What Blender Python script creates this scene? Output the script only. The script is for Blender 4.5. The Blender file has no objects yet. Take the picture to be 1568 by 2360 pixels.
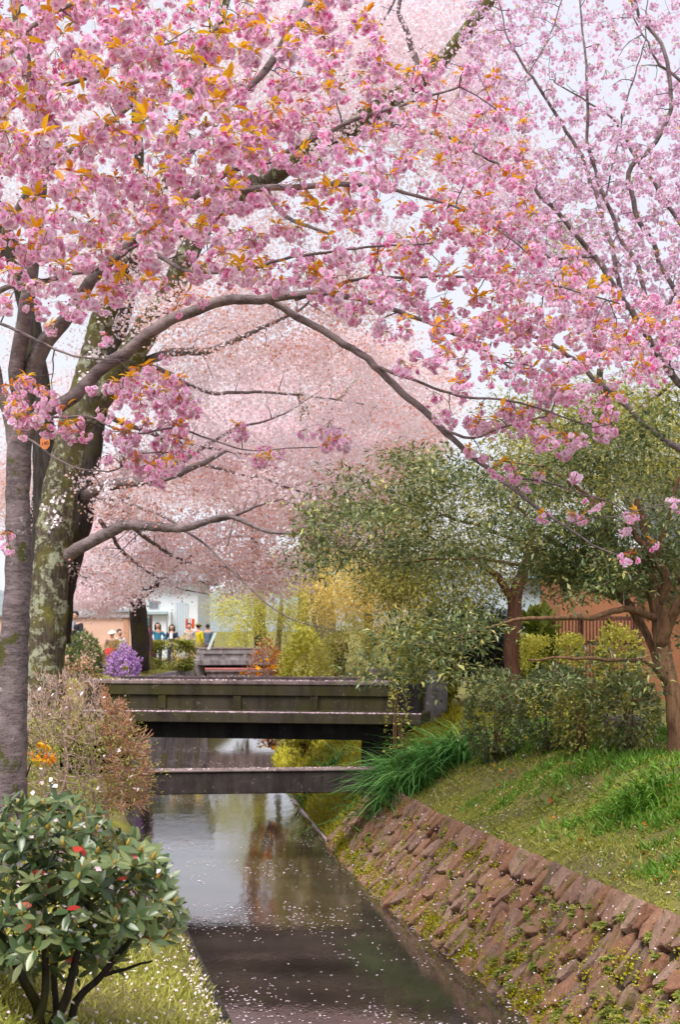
import bpy, math, random
import numpy as np
from mathutils import Matrix, Vector

sc = bpy.context.scene
COL = sc.collection

# ------------------------------------------------------------------ camera
FPX, CX, HY, EYE = 3278.0, 784.0, 1450.0, 3.6      # measured on a 1568 x 2360 print of the view
cam_data = bpy.data.cameras.new('camera')
cam_data.sensor_fit = 'VERTICAL'
cam_data.sensor_height = 36.0
cam_data.lens = 50.0
cam_data.shift_y = 0.1144
cam_data.clip_start = 0.1
cam_data.clip_end = 4000.0
cam_data.dof.use_dof = True
cam_data.dof.focus_distance = 12.0
cam_data.dof.aperture_fstop = 4.0
cam = bpy.data.objects.new('camera', cam_data)
cam.location = (0, 0, EYE)
cam.rotation_euler = (math.radians(90), 0, 0)
COL.objects.link(cam)
sc.camera = cam

# ------------------------------------------------------------------ sky, sun, exposure
world = bpy.data.worlds.new('World')
sc.world = world
world.use_nodes = True
wn, wl_ = world.node_tree.nodes, world.node_tree.links
wn.clear()
w_out = wn.new('ShaderNodeOutputWorld')
w_bg = wn.new('ShaderNodeBackground')
w_sky = wn.new('ShaderNodeTexSky')
w_sky.sky_type = 'NISHITA'
w_sky.sun_disc = False
w_sky.sun_elevation = math.radians(58)
w_sky.sun_rotation = math.radians(158)
w_mix = wn.new('ShaderNodeMix')
w_mix.data_type = 'RGBA'
w_mix.inputs['Factor'].default_value = 0.84           # a closed, even cloud cover over the clear sky
w_mix.inputs[7].default_value = (8.0, 8.05, 8.8, 1)
wl_.new(w_sky.outputs['Color'], w_mix.inputs[6])
wl_.new(w_mix.outputs[2], w_bg.inputs['Color'])
w_bg.inputs['Strength'].default_value = 0.062
wl_.new(w_bg.outputs['Background'], w_out.inputs['Surface'])

sun_data = bpy.data.lights.new('sun', 'SUN')
sun_data.energy = 2.4
sun_data.angle = math.radians(30)
sun_data.color = (1.0, 0.96, 0.9)
sun = bpy.data.objects.new('sun', sun_data)
COL.objects.link(sun)
# elevation 58 degrees, behind the camera's left shoulder, the same way as the sky's sun
az, el = math.radians(158), math.radians(58)
to_sun = Vector((math.sin(az) * math.cos(el) * -1, math.cos(az) * math.cos(el), math.sin(el)))
sun.rotation_euler = to_sun.to_track_quat('Z', 'Y').to_euler()

sc.view_settings.view_transform = 'Standard'
sc.view_settings.look = 'None'
sc.view_settings.gamma = 1.0
sc.view_settings.use_curve_mapping = False
sc.view_settings.exposure = 1.02
sc.cycles.max_bounces = 7
sc.cycles.diffuse_bounces = 5
sc.cycles.glossy_bounces = 3
sc.cycles.transmission_bounces = 4
sc.cycles.transparent_max_bounces = 4
sc.cycles.use_denoising = True
sc.cycles.sample_clamp_indirect = 4.0

R = np.random.default_rng(7)


def P(x, y, d):
    """Point of the place seen at print pixel (x, y) and standing d metres ahead."""
    return np.array([(x - CX) / FPX * d, d, EYE - (y - HY) / FPX * d])


def PX(v):
    v = np.asarray(v)
    return CX + v[..., 0] / v[..., 1] * FPX, HY + (EYE - v[..., 2]) / v[..., 1] * FPX


# ------------------------------------------------------------------ object helpers
def tag(o, label=None, cat=None, group=None, kind=None):
    if label: o['label'] = label
    if cat: o['category'] = cat
    if group: o['group'] = group
    if kind: o['kind'] = kind
    return o


def thing(name, base, label, cat, group=None):
    o = bpy.data.objects.new(name, None)
    o.empty_display_size = 0.2
    COL.objects.link(o)
    o.location = [float(v) for v in base]
    return tag(o, label, cat, group)


def wmat(o):
    m = Matrix.Translation(o.location)
    p = o.parent
    while p is not None:
        m = Matrix.Translation(p.location) @ m
        p = p.parent
    return m


def place(name, mesh, parent=None, kind=None):
    """Link a mesh whose vertices are in world coordinates, under a parent that is only translated."""
    o = bpy.data.objects.new(name, mesh)
    COL.objects.link(o)
    if parent is not None:
        o.parent = parent
        o.location = -wmat(parent).translation
    if kind: o['kind'] = kind
    return o


class MB:
    """Collects polygons of any size and builds one mesh."""
    def __init__(self):
        self.V, self.F, self.T, self.n, self.M, self.S = [], [], [], 0, [], []

    def add(self, V, F, mat=0, tint=0.5, smooth=False):
        V = np.asarray(V, dtype=np.float32).reshape(-1, 3)
        F = np.asarray(F, dtype=np.int32)
        if F.ndim == 1: F = F.reshape(1, -1)
        if len(F) == 0: return
        self.V.append(V); self.F.append(F + self.n)
        self.T.append(np.broadcast_to(np.asarray(tint, dtype=np.float32), (len(V),)))
        self.M.append(np.broadcast_to(np.asarray(mat, dtype=np.int32), (len(F),)))
        self.S.append(np.full(len(F), smooth))
        self.n += len(V)

    def box(self, lo, hi, mat=0, rz=0.0, c=None, bevel=0.0, tint=0.5):
        lo, hi = np.asarray(lo, float), np.asarray(hi, float)
        b = bevel
        if b > 0:
            V = []
            for sx in (0, 1):
                for sy in (0, 1):
                    for sz in (0, 1):
                        p = np.array([hi[0] if sx else lo[0], hi[1] if sy else lo[1], hi[2] if sz else lo[2]])
                        s = np.array([1 if sx else -1, 1 if sy else -1, 1 if sz else -1])
                        for k in range(3):
                            q = p - s * b
                            q[k] = p[k]
                            V.append(q)
            V = np.array(V)
            idx = lambda sx, sy, sz, k: ((sx * 2 + sy) * 2 + sz) * 3 + k
            quads, tris = [], []
            for k in range(3):
                for s in (0, 1):
                    a, c_ = [j for j in range(3) if j != k]
                    ring = []
                    for u, v in ((0, 0), (1, 0), (1, 1), (0, 1)):
                        z = [0, 0, 0]; z[k] = s; z[a] = u; z[c_] = v
                        ring.append(idx(*z, k))
                    quads.append(ring)
            for k in range(3):
                a, c_ = [j for j in range(3) if j != k]
                for u in (0, 1):
                    for v in (0, 1):
                        z0 = [0, 0, 0]; z0[a] = u; z0[c_] = v
                        z1 = list(z0); z1[k] = 1
                        quads.append([idx(*z0, a), idx(*z1, a), idx(*z1, c_), idx(*z0, c_)])
            for sx in (0, 1):
                for sy in (0, 1):
                    for sz in (0, 1):
                        tris.append([idx(sx, sy, sz, 0), idx(sx, sy, sz, 1), idx(sx, sy, sz, 2)])
            V = self._rot(V, rz, c)
            n0 = self.n
            self.add(V, quads, mat, tint)
            self.F.append(np.asarray(tris, dtype=np.int32) + n0)
            self.M.append(np.full(len(tris), mat, dtype=np.int32)); self.S.append(np.full(len(tris), False))
            return
        V = np.array([[x, y, z] for x in (lo[0], hi[0]) for y in (lo[1], hi[1]) for z in (lo[2], hi[2])])
        F = [[0, 1, 3, 2], [4, 6, 7, 5], [0, 4, 5, 1], [2, 3, 7, 6], [0, 2, 6, 4], [1, 5, 7, 3]]
        self.add(self._rot(V, rz, c), F, mat, tint)

    @staticmethod
    def _rot(V, rz, c):
        if rz:
            c = np.array([0, 0, 0.0]) if c is None else np.asarray(c, float)
            ca, sa = math.cos(rz), math.sin(rz)
            W = V - c
            V = np.stack([W[:, 0] * ca - W[:, 1] * sa, W[:, 0] * sa + W[:, 1] * ca, W[:, 2]], 1) + c
        return V

    def tube(self, pts, rad, sides=6, mat=0, tint=0.5, rough=0.0, seed=0, cap=True):
        V, F = tube(np.asarray(pts, float), np.asarray(rad, float), sides, rough, seed)
        self.add(V, F, mat, tint, smooth=True)
        if cap:
            n0 = self.n - len(V)
            for ring in (np.arange(sides)[::-1], np.arange(len(V) - sides, len(V))):
                self.F.append((ring + n0).reshape(1, -1).astype(np.int32))
                self.M.append(np.full(1, mat, dtype=np.int32)); self.S.append(np.full(1, False))

    def tris(self):
        return sum(len(f) * (f.shape[1] - 2) for f in self.F)

    def mesh(self, name, mats, normal_fix=False):
        me = bpy.data.meshes.new(name)
        if self.V:
            V = np.concatenate(self.V)
            loops = np.concatenate([f.ravel() for f in self.F])
            sizes = np.concatenate([np.full(len(f), f.shape[1], dtype=np.int32) for f in self.F])
            starts = np.concatenate([[0], np.cumsum(sizes)[:-1]]).astype(np.int32)
            me.vertices.add(len(V)); me.vertices.foreach_set('co', V.ravel())
            me.loops.add(len(loops)); me.loops.foreach_set('vertex_index', loops.astype(np.int32))
            me.polygons.add(len(sizes)); me.polygons.foreach_set('loop_start', starts)
            me.polygons.foreach_set('material_index', np.concatenate(self.M).astype(np.int32))
            me.polygons.foreach_set('use_smooth', np.concatenate(self.S))
            at = me.attributes.new('tint', 'FLOAT', 'POINT')
            at.data.foreach_set('value', np.concatenate(self.T))
        for m in (mats if isinstance(mats, (list, tuple)) else [mats]): me.materials.append(m)
        me.update(calc_edges=True)
        me.validate()
        return me

    def build(self, name, mats, parent=None, kind=None):
        return place(name, self.mesh(name, mats), parent, kind)


def unit(v):
    v = np.asarray(v, float)
    return v / np.maximum(np.linalg.norm(v, axis=-1, keepdims=True), 1e-9)


def tube(p, r, sides, rough=0.0, seed=0):
    n = len(p)
    t = np.zeros_like(p)
    t[1:-1] = p[2:] - p[:-2]; t[0] = p[1] - p[0]; t[-1] = p[-1] - p[-2]
    t = unit(t)
    up = np.array([0, 0, 1.0]) if abs(t[0][2]) < 0.9 else np.array([1.0, 0, 0])
    a = unit(np.cross(t[0], up))
    A = [a]
    for i in range(1, n):
        a = a - t[i] * np.dot(a, t[i])
        a = unit(a)
        A.append(a)
    A = np.array(A); B = np.cross(t, A)
    th = np.arange(sides) / sides * 2 * math.pi
    rr = np.repeat(r[:, None], sides, 1)
    if rough:
        rg = np.random.default_rng(seed)
        L = np.concatenate([[0], np.cumsum(np.linalg.norm(np.diff(p, axis=0), axis=1))])
        f = np.zeros_like(rr)
        for k in range(7):
            m_, w, ph, am = rg.integers(2, 9), rg.uniform(0.6, 5), rg.uniform(0, 6.28), rg.uniform(.4, 1)
            f += am * np.sin(m_ * th[None] + w * L[:, None] + ph) / (1 + .15 * m_)
        f += rg.normal(0, 0.55, f.shape)
        rr = rr * (1 + rough * f)
    V = p[:, None] + rr[..., None] * (np.cos(th)[None, :, None] * A[:, None] + np.sin(th)[None, :, None] * B[:, None])
    i = np.arange(n - 1)[:, None] * sides
    j = np.arange(sides)[None]
    j2 = (j + 1) % sides
    F = np.stack([i + j, i + j2, i + sides + j2, i + sides + j], -1).reshape(-1, 4)
    return V.reshape(-1, 3), F


def spline(pts, step):
    """Catmull-Rom through rows of any width (first three columns are the position)."""
    q = np.asarray(pts, float)
    q = np.vstack([2 * q[0] - q[1], q, 2 * q[-1] - q[-2]])
    out = []
    for i in range(1, len(q) - 2):
        L = np.linalg.norm(q[i + 1, :3] - q[i, :3])
        k = max(2, int(math.ceil(L / step)))
        t = np.linspace(0, 1, k, endpoint=False)[:, None]
        a, b, c, d = q[i - 1], q[i], q[i + 1], q[i + 2]
        out.append(0.5 * (2 * b + (c - a) * t + (2 * a - 5 * b + 4 * c - d) * t ** 2 + (3 * b - a - 3 * c + d) * t ** 3))
    out.append(q[-2][None])
    return np.vstack(out)


def frames(d, rg, roll=None, up=None):
    """Rotation matrices whose second column is the direction d."""
    d = unit(d)
    ref = rg.normal(size=d.shape) if up is None else np.broadcast_to(up, d.shape) + rg.normal(size=d.shape) * 0.25
    x = unit(np.cross(d, ref))
    z = np.cross(x, d)
    return np.stack([x, d, z], -1)


def scatter(mb, tplV, tplF, pos, rot, scale, mat=0, tint=0.5, tpl_tint=None, smooth=False):
    n, k = len(pos), len(tplV)
    if n == 0: return
    sc_ = np.asarray(scale, float)
    if sc_.ndim == 0: sc_ = np.full(n, float(sc_))
    if sc_.ndim == 1: sc_ = np.repeat(sc_[:, None], 3, 1)
    V = np.einsum('nij,nkj->nki', rot, tplV[None] * sc_[:, None]) + pos[:, None]
    F = (np.asarray(tplF)[None] + (np.arange(n) * k)[:, None, None]).reshape(-1, np.asarray(tplF).shape[1])
    t = np.repeat(np.broadcast_to(np.asarray(tint, float), (n,))[:, None], k, 1)
    if tpl_tint is not None: t = t + np.asarray(tpl_tint)[None]
    mb.add(V.reshape(-1, 3), F, mat, np.clip(t, 0, 1).ravel(), smooth)


# leaf shapes: y runs along the leaf, z is its upper side
LEAF_V = np.array([[0, 0, 0], [-.22, .45, .06], [.22, .45, .06], [0, .5, -.02], [0, 1, -.12]], float)
LEAF_F = np.array([[0, 3, 1], [0, 2, 3], [1, 3, 4], [3, 2, 4]])
FLAKE_V = np.array([[-.5, 0, .1], [.5, 0, .1], [.38, 1, -.05], [-.38, 1, .1]], float)
FLAKE_F = np.array([[0, 1, 2, 3]])
BLADE_V = np.array([[-.05, 0, 0], [.05, 0, 0], [.04, .55, .1], [-.04, .55, .1], [0, 1, .38]], float)
BLADE_Q = np.array([[0, 1, 2], [0, 2, 3], [3, 2, 4]])
# ------------------------------------------------------------------ materials
def nm(name):
    m = bpy.data.materials.new(name)
    m.use_nodes = True
    nt = m.node_tree
    nt.nodes.clear()
    out = nt.nodes.new('ShaderNodeOutputMaterial')
    return m, nt, out


def N(nt, t, **kw):
    n = nt.nodes.new(t)
    for k, v in kw.items(): setattr(n, k, v)
    return n


def ramp(nt, fac, stops):
    r = N(nt, 'ShaderNodeValToRGB')
    e = r.color_ramp.elements
    while len(e) < len(stops): e.new(0.5)
    for q, (p, c) in zip(e, stops):
        q.position = p; q.color = (*c, 1)
    nt.links.new(fac, r.inputs['Fac'])
    return r.outputs['Color']


def noise(nt, scale, detail=4, rough=.55, coord=None, vec_scale=None, out='Fac'):
    tc = N(nt, 'ShaderNodeTexCoord')
    src = tc.outputs['Object'] if coord is None else coord
    if coord is None:
        g = N(nt, 'ShaderNodeNewGeometry')
        src = g.outputs['Position']
    if vec_scale:
        mp = N(nt, 'ShaderNodeMapping')
        mp.inputs['Scale'].default_value = vec_scale
        nt.links.new(src, mp.inputs['Vector'])
        src = mp.outputs['Vector']
    n = N(nt, 'ShaderNodeTexNoise')
    n.inputs['Scale'].default_value = scale
    n.inputs['Detail'].default_value = detail
    n.inputs['Roughness'].default_value = rough
    nt.links.new(src, n.inputs['Vector'])
    return n.outputs[out]


def mixc(nt, fac, a, b, mode='MIX'):
    m = N(nt, 'ShaderNodeMix', data_type='RGBA', blend_type=mode)
    for sock, v in ((m.inputs['Factor'], fac), (m.inputs[6], a), (m.inputs[7], b)):
        if isinstance(v, (int, float)): sock.default_value = v
        elif isinstance(v, tuple): sock.default_value = (*v, 1)
        else: nt.links.new(v, sock)
    return m.outputs[2]


def bump(nt, h, strength=.4, dist=.02):
    b = N(nt, 'ShaderNodeBump')
    b.inputs['Strength'].default_value = strength
    b.inputs['Distance'].default_value = dist
    nt.links.new(h, b.inputs['Height'])
    return b.outputs['Normal']


def prin(nt, out, color, rough=.7, normal=None, spec=.5):
    p = N(nt, 'ShaderNodeBsdfPrincipled')
    if isinstance(color, tuple): p.inputs['Base Color'].default_value = (*color, 1)
    else: nt.links.new(color, p.inputs['Base Color'])
    p.inputs['Roughness'].default_value = rough
    p.inputs['Specular IOR Level'].default_value = spec
    if normal is not None: nt.links.new(normal, p.inputs['Normal'])
    if out is not None: nt.links.new(p.outputs['BSDF'], out.inputs['Surface'])
    return p


def tint_of(nt):
    a = N(nt, 'ShaderNodeAttribute')
    a.attribute_name = 'tint'
    return a.outputs['Fac']


def leafmat(name, stops, rough=.45, trans=.3, spec=.5):
    m, nt, out = nm(name)
    t = tint_of(nt)
    c = ramp(nt, t, stops)
    p = prin(nt, None, c, rough, None, spec)
    tr = N(nt, 'ShaderNodeBsdfTranslucent')
    nt.links.new(c, tr.inputs['Color'])
    mx = N(nt, 'ShaderNodeMixShader')
    mx.inputs['Fac'].default_value = trans
    nt.links.new(p.outputs['BSDF'], mx.inputs[1]); nt.links.new(tr.outputs['BSDF'], mx.inputs[2])
    nt.links.new(mx.outputs['Shader'], out.inputs['Surface'])
    return m


def petalmat(name, stops, trans=.4):
    m, nt, out = nm(name)
    c = ramp(nt, tint_of(nt), stops)
    d = N(nt, 'ShaderNodeBsdfDiffuse'); nt.links.new(c, d.inputs['Color'])
    tr = N(nt, 'ShaderNodeBsdfTranslucent'); nt.links.new(c, tr.inputs['Color'])
    mx = N(nt, 'ShaderNodeMixShader'); mx.inputs['Fac'].default_value = trans
    nt.links.new(d.outputs['BSDF'], mx.inputs[1]); nt.links.new(tr.outputs['BSDF'], mx.inputs[2])
    nt.links.new(mx.outputs['Shader'], out.inputs['Surface'])
    return m


def barkmat(name, dark, light, moss=None, lichen=None, ring=False, moss_amt=.5, lich_amt=.5, bump_s=.6, scale=1.0):
    m, nt, out = nm(name)
    vs = (5, 5, 17) if ring else (14, 14, 2.2)
    f = noise(nt, 1.6 * scale, 6, .65, vec_scale=vs)
    c = ramp(nt, f, [(.34, dark), (.5, tuple((a + b) / 2 for a, b in zip(dark, light))), (.66, light)])
    if ring:
        ln = noise(nt, 6, 3, .6, vec_scale=(4, 4, 16))
        c = mixc(nt, ramp(nt, ln, [(.60, (0, 0, 0)), (.66, (.75, .75, .75))]), c, tuple(v * .45 for v in dark))
        pt = noise(nt, 2.5, 5, .7)
        c = mixc(nt, ramp(nt, pt, [(.50, (0, 0, 0)), (.62, (.55, .55, .55))]), c, tuple(min(1, v * 1.35) for v in light))
    fine = noise(nt, 38 * scale, 4, .7)
    c = mixc(nt, .35, c, ramp(nt, fine, [(.3, (.3, .3, .3)), (.7, (1, 1, 1))]), 'MULTIPLY')
    if moss:
        n2 = noise(nt, 2.2, 5, .7)
        c = mixc(nt, ramp(nt, n2, [(.55 - .12 * moss_amt, (0, 0, 0)), (.62, (1, 1, 1))]), c, mixc(nt, fine, moss, tuple(v * .45 for v in moss)))
    if lichen:
        n3 = noise(nt, 5.5, 5, .75)
        c = mixc(nt, ramp(nt, n3, [(.64 - .14 * lich_amt, (0, 0, 0)), (.70 - .12 * lich_amt, (1, 1, 1))]), c, mixc(nt, fine, lichen, tuple(v * .6 for v in lichen)))
    b = bump(nt, f, bump_s, .03)
    b2 = N(nt, 'ShaderNodeBump'); b2.inputs['Strength'].default_value = .4; b2.inputs['Distance'].default_value = .01
    nt.links.new(fine, b2.inputs['Height']); nt.links.new(b, b2.inputs['Normal'])
    prin(nt, out, c, .85, b2.outputs['Normal'], .25)
    return m


def plain(name, c, rough=.7, var=.25, scale=12, spec=.3, bmp=.15):
    m, nt, out = nm(name)
    f = noise(nt, scale, 5, .6)
    col = ramp(nt, f, [(.3, tuple(v * (1 - var) for v in c)), (.7, tuple(min(1, v * (1 + var)) for v in c))])
    prin(nt, out, col, rough, bump(nt, f, bmp, .01), spec)
    return m


M = {}
M['bark_smooth'] = barkmat('bark_smooth', (.10, .075, .08), (.25, .195, .20), moss=(.10, .10, .03), ring=True, moss_amt=-.2, lichen=(.40, .38, .36), lich_amt=.1, bump_s=.45)
M['bark_mossy'] = barkmat('bark_mossy', (.035, .027, .018), (.16, .125, .09), moss=(.17, .155, .035), lichen=(.42, .43, .30), moss_amt=.75, lich_amt=.85, bump_s=1.0)
M['bark_dark'] = barkmat('bark_dark', (.02, .015, .014), (.075, .06, .05), moss=(.07, .065, .02), moss_amt=.2)
M['bark_limb'] = barkmat('bark_limb', (.10, .075, .08), (.28, .215, .215), ring=True, lichen=(.3, .29, .25), lich_amt=-.1, bump_s=.4)
M['bark_brown'] = barkmat('bark_brown', (.10, .052, .028), (.30, .165, .09), lichen=(.28, .27, .2), lich_amt=-.1)
M['bark_red'] = barkmat('bark_red', (.10, .04, .025), (.24, .11, .075))
M['bark_pale'] = barkmat('bark_pale', (.16, .14, .06), (.32, .29, .15), moss=(.24, .22, .08), moss_amt=.4)
M['twig'] = plain('twig', (.085, .055, .068), .8, .35, 30)
M['pedicel'] = plain('pedicel', (.34, .22, .10), .8, .3, 30)
M['twig_pale'] = plain('twig_pale', (.46, .32, .28), .8, .35, 30)
M['twig_red'] = plain('twig_red', (.52, .26, .15), .8, .35, 30)
M['petal'] = petalmat('petal', [(0, (.72, .06, .34)), (.12, (.89, .25, .56)), (.33, (.94, .51, .76)), (.64, (.95, .70, .87)), (1, (.95, .85, .94))], .5)
M['petal_pale'] = petalmat('petal_pale', [(0, (.68, .26, .46)), (.3, (.84, .53, .74)), (.65, (.89, .69, .86)), (1, (.91, .82, .92))], .48)
M['petal_far'] = petalmat('petal_far', [(0, (.52, .20, .13)), (.08, (.70, .34, .26)), (.18, (.84, .56, .54)), (.5, (.90, .70, .74)), (1, (.93, .84, .89))], .65)  # pale blossom, its colour lightened further to stand in for distance haze
M['petal_orange'] = petalmat('petal_orange', [(0, (.66, .27, .18)), (.3, (.80, .42, .32)), (.6, (.88, .60, .54)), (1, (.91, .76, .77))], .55)
M['fallen'] = petalmat('fallen', [(0, (.80, .55, .63)), (1, (.92, .84, .88))], .1)
M['amber'] = leafmat('amber', [(0, (.45, .08, .015)), (.25, (.74, .24, .015)), (.55, (.82, .42, .015)), (.85, (.82, .58, .02)), (1, (.68, .58, .05))], .5, .45)
M['osmanthus'] = leafmat('osmanthus', [(0, (0.0455, 0.0756, 0.0253)), (.4, (0.124, 0.177, 0.0575)), (.75, (0.247, 0.281, 0.109)), (1, (0.52, 0.476, 0.138))], .33, .25, .65)
M['olive'] = leafmat('olive', [(0, (0.101, 0.121, 0.0243)), (.5, (0.284, 0.277, 0.054)), (1, (0.54, 0.486, 0.115))], .5, .3)
M['yellowgreen'] = leafmat('yellowgreen', [(0, (0.25, 0.266, 0.0328)), (.5, (0.562, 0.531, 0.0788)), (1, (0.9, 0.812, 0.21))], .6, .35)
M['gold'] = leafmat('gold', [(0, (0.397, 0.291, 0.0546)), (.5, (0.688, 0.529, 0.131)), (1, (0.899, 0.688, 0.284))], .6, .4)
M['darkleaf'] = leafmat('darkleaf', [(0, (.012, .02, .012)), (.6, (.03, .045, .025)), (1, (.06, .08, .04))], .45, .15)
M['hedgeleaf'] = leafmat('hedgeleaf', [(0, (.36, .15, .06)), (.3, (.50, .31, .10)), (.65, (.52, .44, .14)), (1, (.56, .50, .24))], .6, .3)
M['hedgegreen'] = leafmat('hedgegreen', [(0, (0.065, 0.091, 0.0156)), (.6, (0.221, 0.247, 0.039)), (1, (0.416, 0.403, 0.078))], .55, .3)
M['rhodo'] = leafmat('rhodo', [(0, (.036, .072, .022)), (.4, (.095, .145, .05)), (.8, (.205, .245, .10)), (1, (.33, .34, .14))], .28, .2, .6)
M['redleaf'] = leafmat('redleaf', [(0, (.22, .03, .025)), (.5, (.55, .035, .02)), (1, (.75, .10, .05))], .4, .3)
M['bud'] = leafmat('bud', [(0, (.45, .22, .03)), (1, (.62, .42, .08))], .5, .1)
M['grass'] = leafmat('grass', [(0, (0.0794, 0.124, 0.0121)), (.35, (0.212, 0.262, 0.0242)), (.7, (0.383, 0.386, 0.0543)), (1, (0.555, 0.51, 0.145))], .6, .3)
M['brightgrass'] = leafmat('brightgrass', [(0, (0.046, 0.13, 0.012)), (.5, (0.115, 0.273, 0.02)), (1, (0.253, 0.429, 0.05))], .55, .3)
M['iris'] = leafmat('iris', [(0, (0.0522, 0.154, 0.0398)), (.5, (0.131, 0.344, 0.0798)), (1, (0.33, 0.58, 0.16))], .4, .2, .5)
M['moss'] = leafmat('moss', [(0, (0.15, 0.156, 0.01)), (.5, (0.36, 0.329, 0.0187)), (1, (0.57, 0.516, 0.0625))], .9, .15, .1)
M['fern'] = leafmat('fern', [(0, (0.096, 0.144, 0.018)), (.5, (0.24, 0.288, 0.036)), (1, (0.48, 0.48, 0.108))], .6, .3)
M['purple'] = petalmat('purple', [(0, (0.45, 0.25, 0.575)), (.5, (0.65, 0.388, 0.8)), (1, (0.825, 0.575, 0.9))], .3)
M['orangeflower'] = petalmat('orangeflower', [(0, (.75, .25, .01)), (1, (.88, .45, .02))], .3)
M['rust'] = leafmat('rust', [(0, (0.286, 0.117, 0.065)), (.5, (0.52, 0.26, 0.13)), (1, (0.65, 0.39, 0.221))], .7, .3)

# concrete with moss and streaks
def concrete(name, c, moss, amt, dark=.5):
    m, nt, out = nm(name)
    a = noise(nt, 3.0, 6, .65)
    s = noise(nt, 5.0, 5, .6, vec_scale=(1, 1, .12))
    col = ramp(nt, a, [(.3, tuple(v * dark for v in c)), (.72, c)])
    col = mixc(nt, .6, col, ramp(nt, s, [(.3, (.28, .26, .26)), (.7, (1, 1, 1))]), 'MULTIPLY')
    m2 = noise(nt, 1.5, 6, .7)
    if moss: col = mixc(nt, ramp(nt, m2, [(.62 - .3 * amt, (0, 0, 0)), (.75 - .2 * amt, (1, 1, 1))]), col, moss)
    spots = noise(nt, 11, 5, .75)
    col = mixc(nt, ramp(nt, spots, [(.60, (0, 0, 0)), (.70, (.8, .8, .8))]), col, tuple(min(1, v * 2.3) for v in c))
    drips = noise(nt, 5, 6, .7, vec_scale=(1, 1, .12))
    col = mixc(nt, .4, col, ramp(nt, drips, [(.36, (.30, .29, .28)), (.52, (1, 1, 1))]), 'MULTIPLY')
    fine = noise(nt, 60, 3, .7)
    prin(nt, out, col, .9, bump(nt, fine, .35, .006), .2)
    return m

M['concrete_mossy'] = concrete('concrete_mossy', (.105, .085, .072), (.055, .05, .016), .8)
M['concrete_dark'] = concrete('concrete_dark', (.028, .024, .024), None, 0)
M['concrete_beam'] = concrete('concrete_beam', (.09, .072, .068), (.05, .045, .03), .3, .35)
M['concrete_pink'] = concrete('concrete_pink', (.33, .25, .24), None, 0, .7)
M['concrete_grey'] = concrete('concrete_grey', (.42, .38, .40), None, 0, .75)

# wall stones: reddish chert, moss on some
m, nt, out = nm('wall_stone')
oi = N(nt, 'ShaderNodeObjectInfo')
g = N(nt, 'ShaderNodeNewGeometry')
rnd = N(nt, 'ShaderNodeMath', operation='FRACT')
ad = N(nt, 'ShaderNodeMath', operation='ADD')
nt.links.new(oi.outputs['Random'], ad.inputs[0]); nt.links.new(g.outputs['Random Per Island'], ad.inputs[1])
nt.links.new(ad.outputs[0], rnd.inputs[0])
base = ramp(nt, rnd.outputs[0], [(0, (.28, .135, .08)), (.3, (.38, .205, .13)), (.6, (.30, .18, .135)), (.85, (.42, .27, .20)), (1, (.23, .15, .12))])
f1 = noise(nt, 9, 6, .7); f2 = noise(nt, 45, 4, .7)
base = mixc(nt, .75, base, ramp(nt, f1, [(.28, (.5, .47, .46)), (.6, (1, 1, 1)), (.8, (1.0, .92, .85))]), 'MULTIPLY')
base = mixc(nt, .4, base, ramp(nt, f2, [(.3, (.45, .43, .42)), (.7, (1, 1, 1))]), 'MULTIPLY')
lz = noise(nt, 2.4, 5, .7)
base = mixc(nt, ramp(nt, lz, [(.56, (0, 0, 0)), (.66, (.85, .85, .85))]), base, mixc(nt, f2, (.17, .15, .02), (.09, .08, .015)))
lich = noise(nt, 14, 4, .7)
base = mixc(nt, ramp(nt, lich, [(.64, (0, 0, 0)), (.72, (.7, .7, .7))]), base, (.42, .33, .27))
bb = N(nt, 'ShaderNodeBump'); bb.inputs['Strength'].default_value = .5; bb.inputs['Distance'].default_value = .01
nt.links.new(f2, bb.inputs['Height']); nt.links.new(bump(nt, f1, .6, .04), bb.inputs['Normal'])
prin(nt, out, base, .85, bb.outputs['Normal'], .25)
M['stone'] = m

# ground: soil, moss and short turf in patches; paler trodden earth on the path
m, nt, out = nm('ground_earth')
a = noise(nt, .9, 6, .65); b_ = noise(nt, 7, 6, .7); c_ = noise(nt, 45, 4, .7)
turf = ramp(nt, b_, [(.3, (.07, .085, .015)), (.5, (.19, .185, .035)), (.7, (.29, .26, .065))])
soil = ramp(nt, c_, [(.3, (.10, .07, .05)), (.55, (.22, .17, .13)), (.75, (.36, .29, .26))])
col = mixc(nt, ramp(nt, a, [(.42, (0, 0, 0)), (.62, (1, 1, 1))]), turf, mixc(nt, .6, turf, soil))
prin(nt, out, col, .95, bump(nt, c_, .6, .03), .1)
M['ground'] = m
M['path'] = plain('path_earth', (.46, .37, .31), .95, .2, 9)
M['soil_dark'] = plain('soil_dark', (.035, .028, .014), .95, .4, 14)

# canal water: clear and dark over a silt bed, small ripples
m, nt, out = nm('canal_water')
r1 = noise(nt, 5.5, 3, .5, vec_scale=(1, .35, 1)); r2 = noise(nt, 28, 2, .5, vec_scale=(1, .5, 1))
rb = N(nt, 'ShaderNodeBump'); rb.inputs['Strength'].default_value = .07; rb.inputs['Distance'].default_value = .03
nt.links.new(r1, rb.inputs['Height'])
rb2 = N(nt, 'ShaderNodeBump'); rb2.inputs['Strength'].default_value = .05; rb2.inputs['Distance'].default_value = .01
nt.links.new(r2, rb2.inputs['Height']); nt.links.new(rb.outputs['Normal'], rb2.inputs['Normal'])
bed = noise(nt, 1.3, 5, .6)
pw = prin(nt, out, ramp(nt, bed, [(.3, (.035, .025, .022)), (.7, (.075, .055, .045))]), .04, rb2.outputs['Normal'], .5)
pw.inputs['IOR'].default_value = 1.75
M['water'] = m
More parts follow.
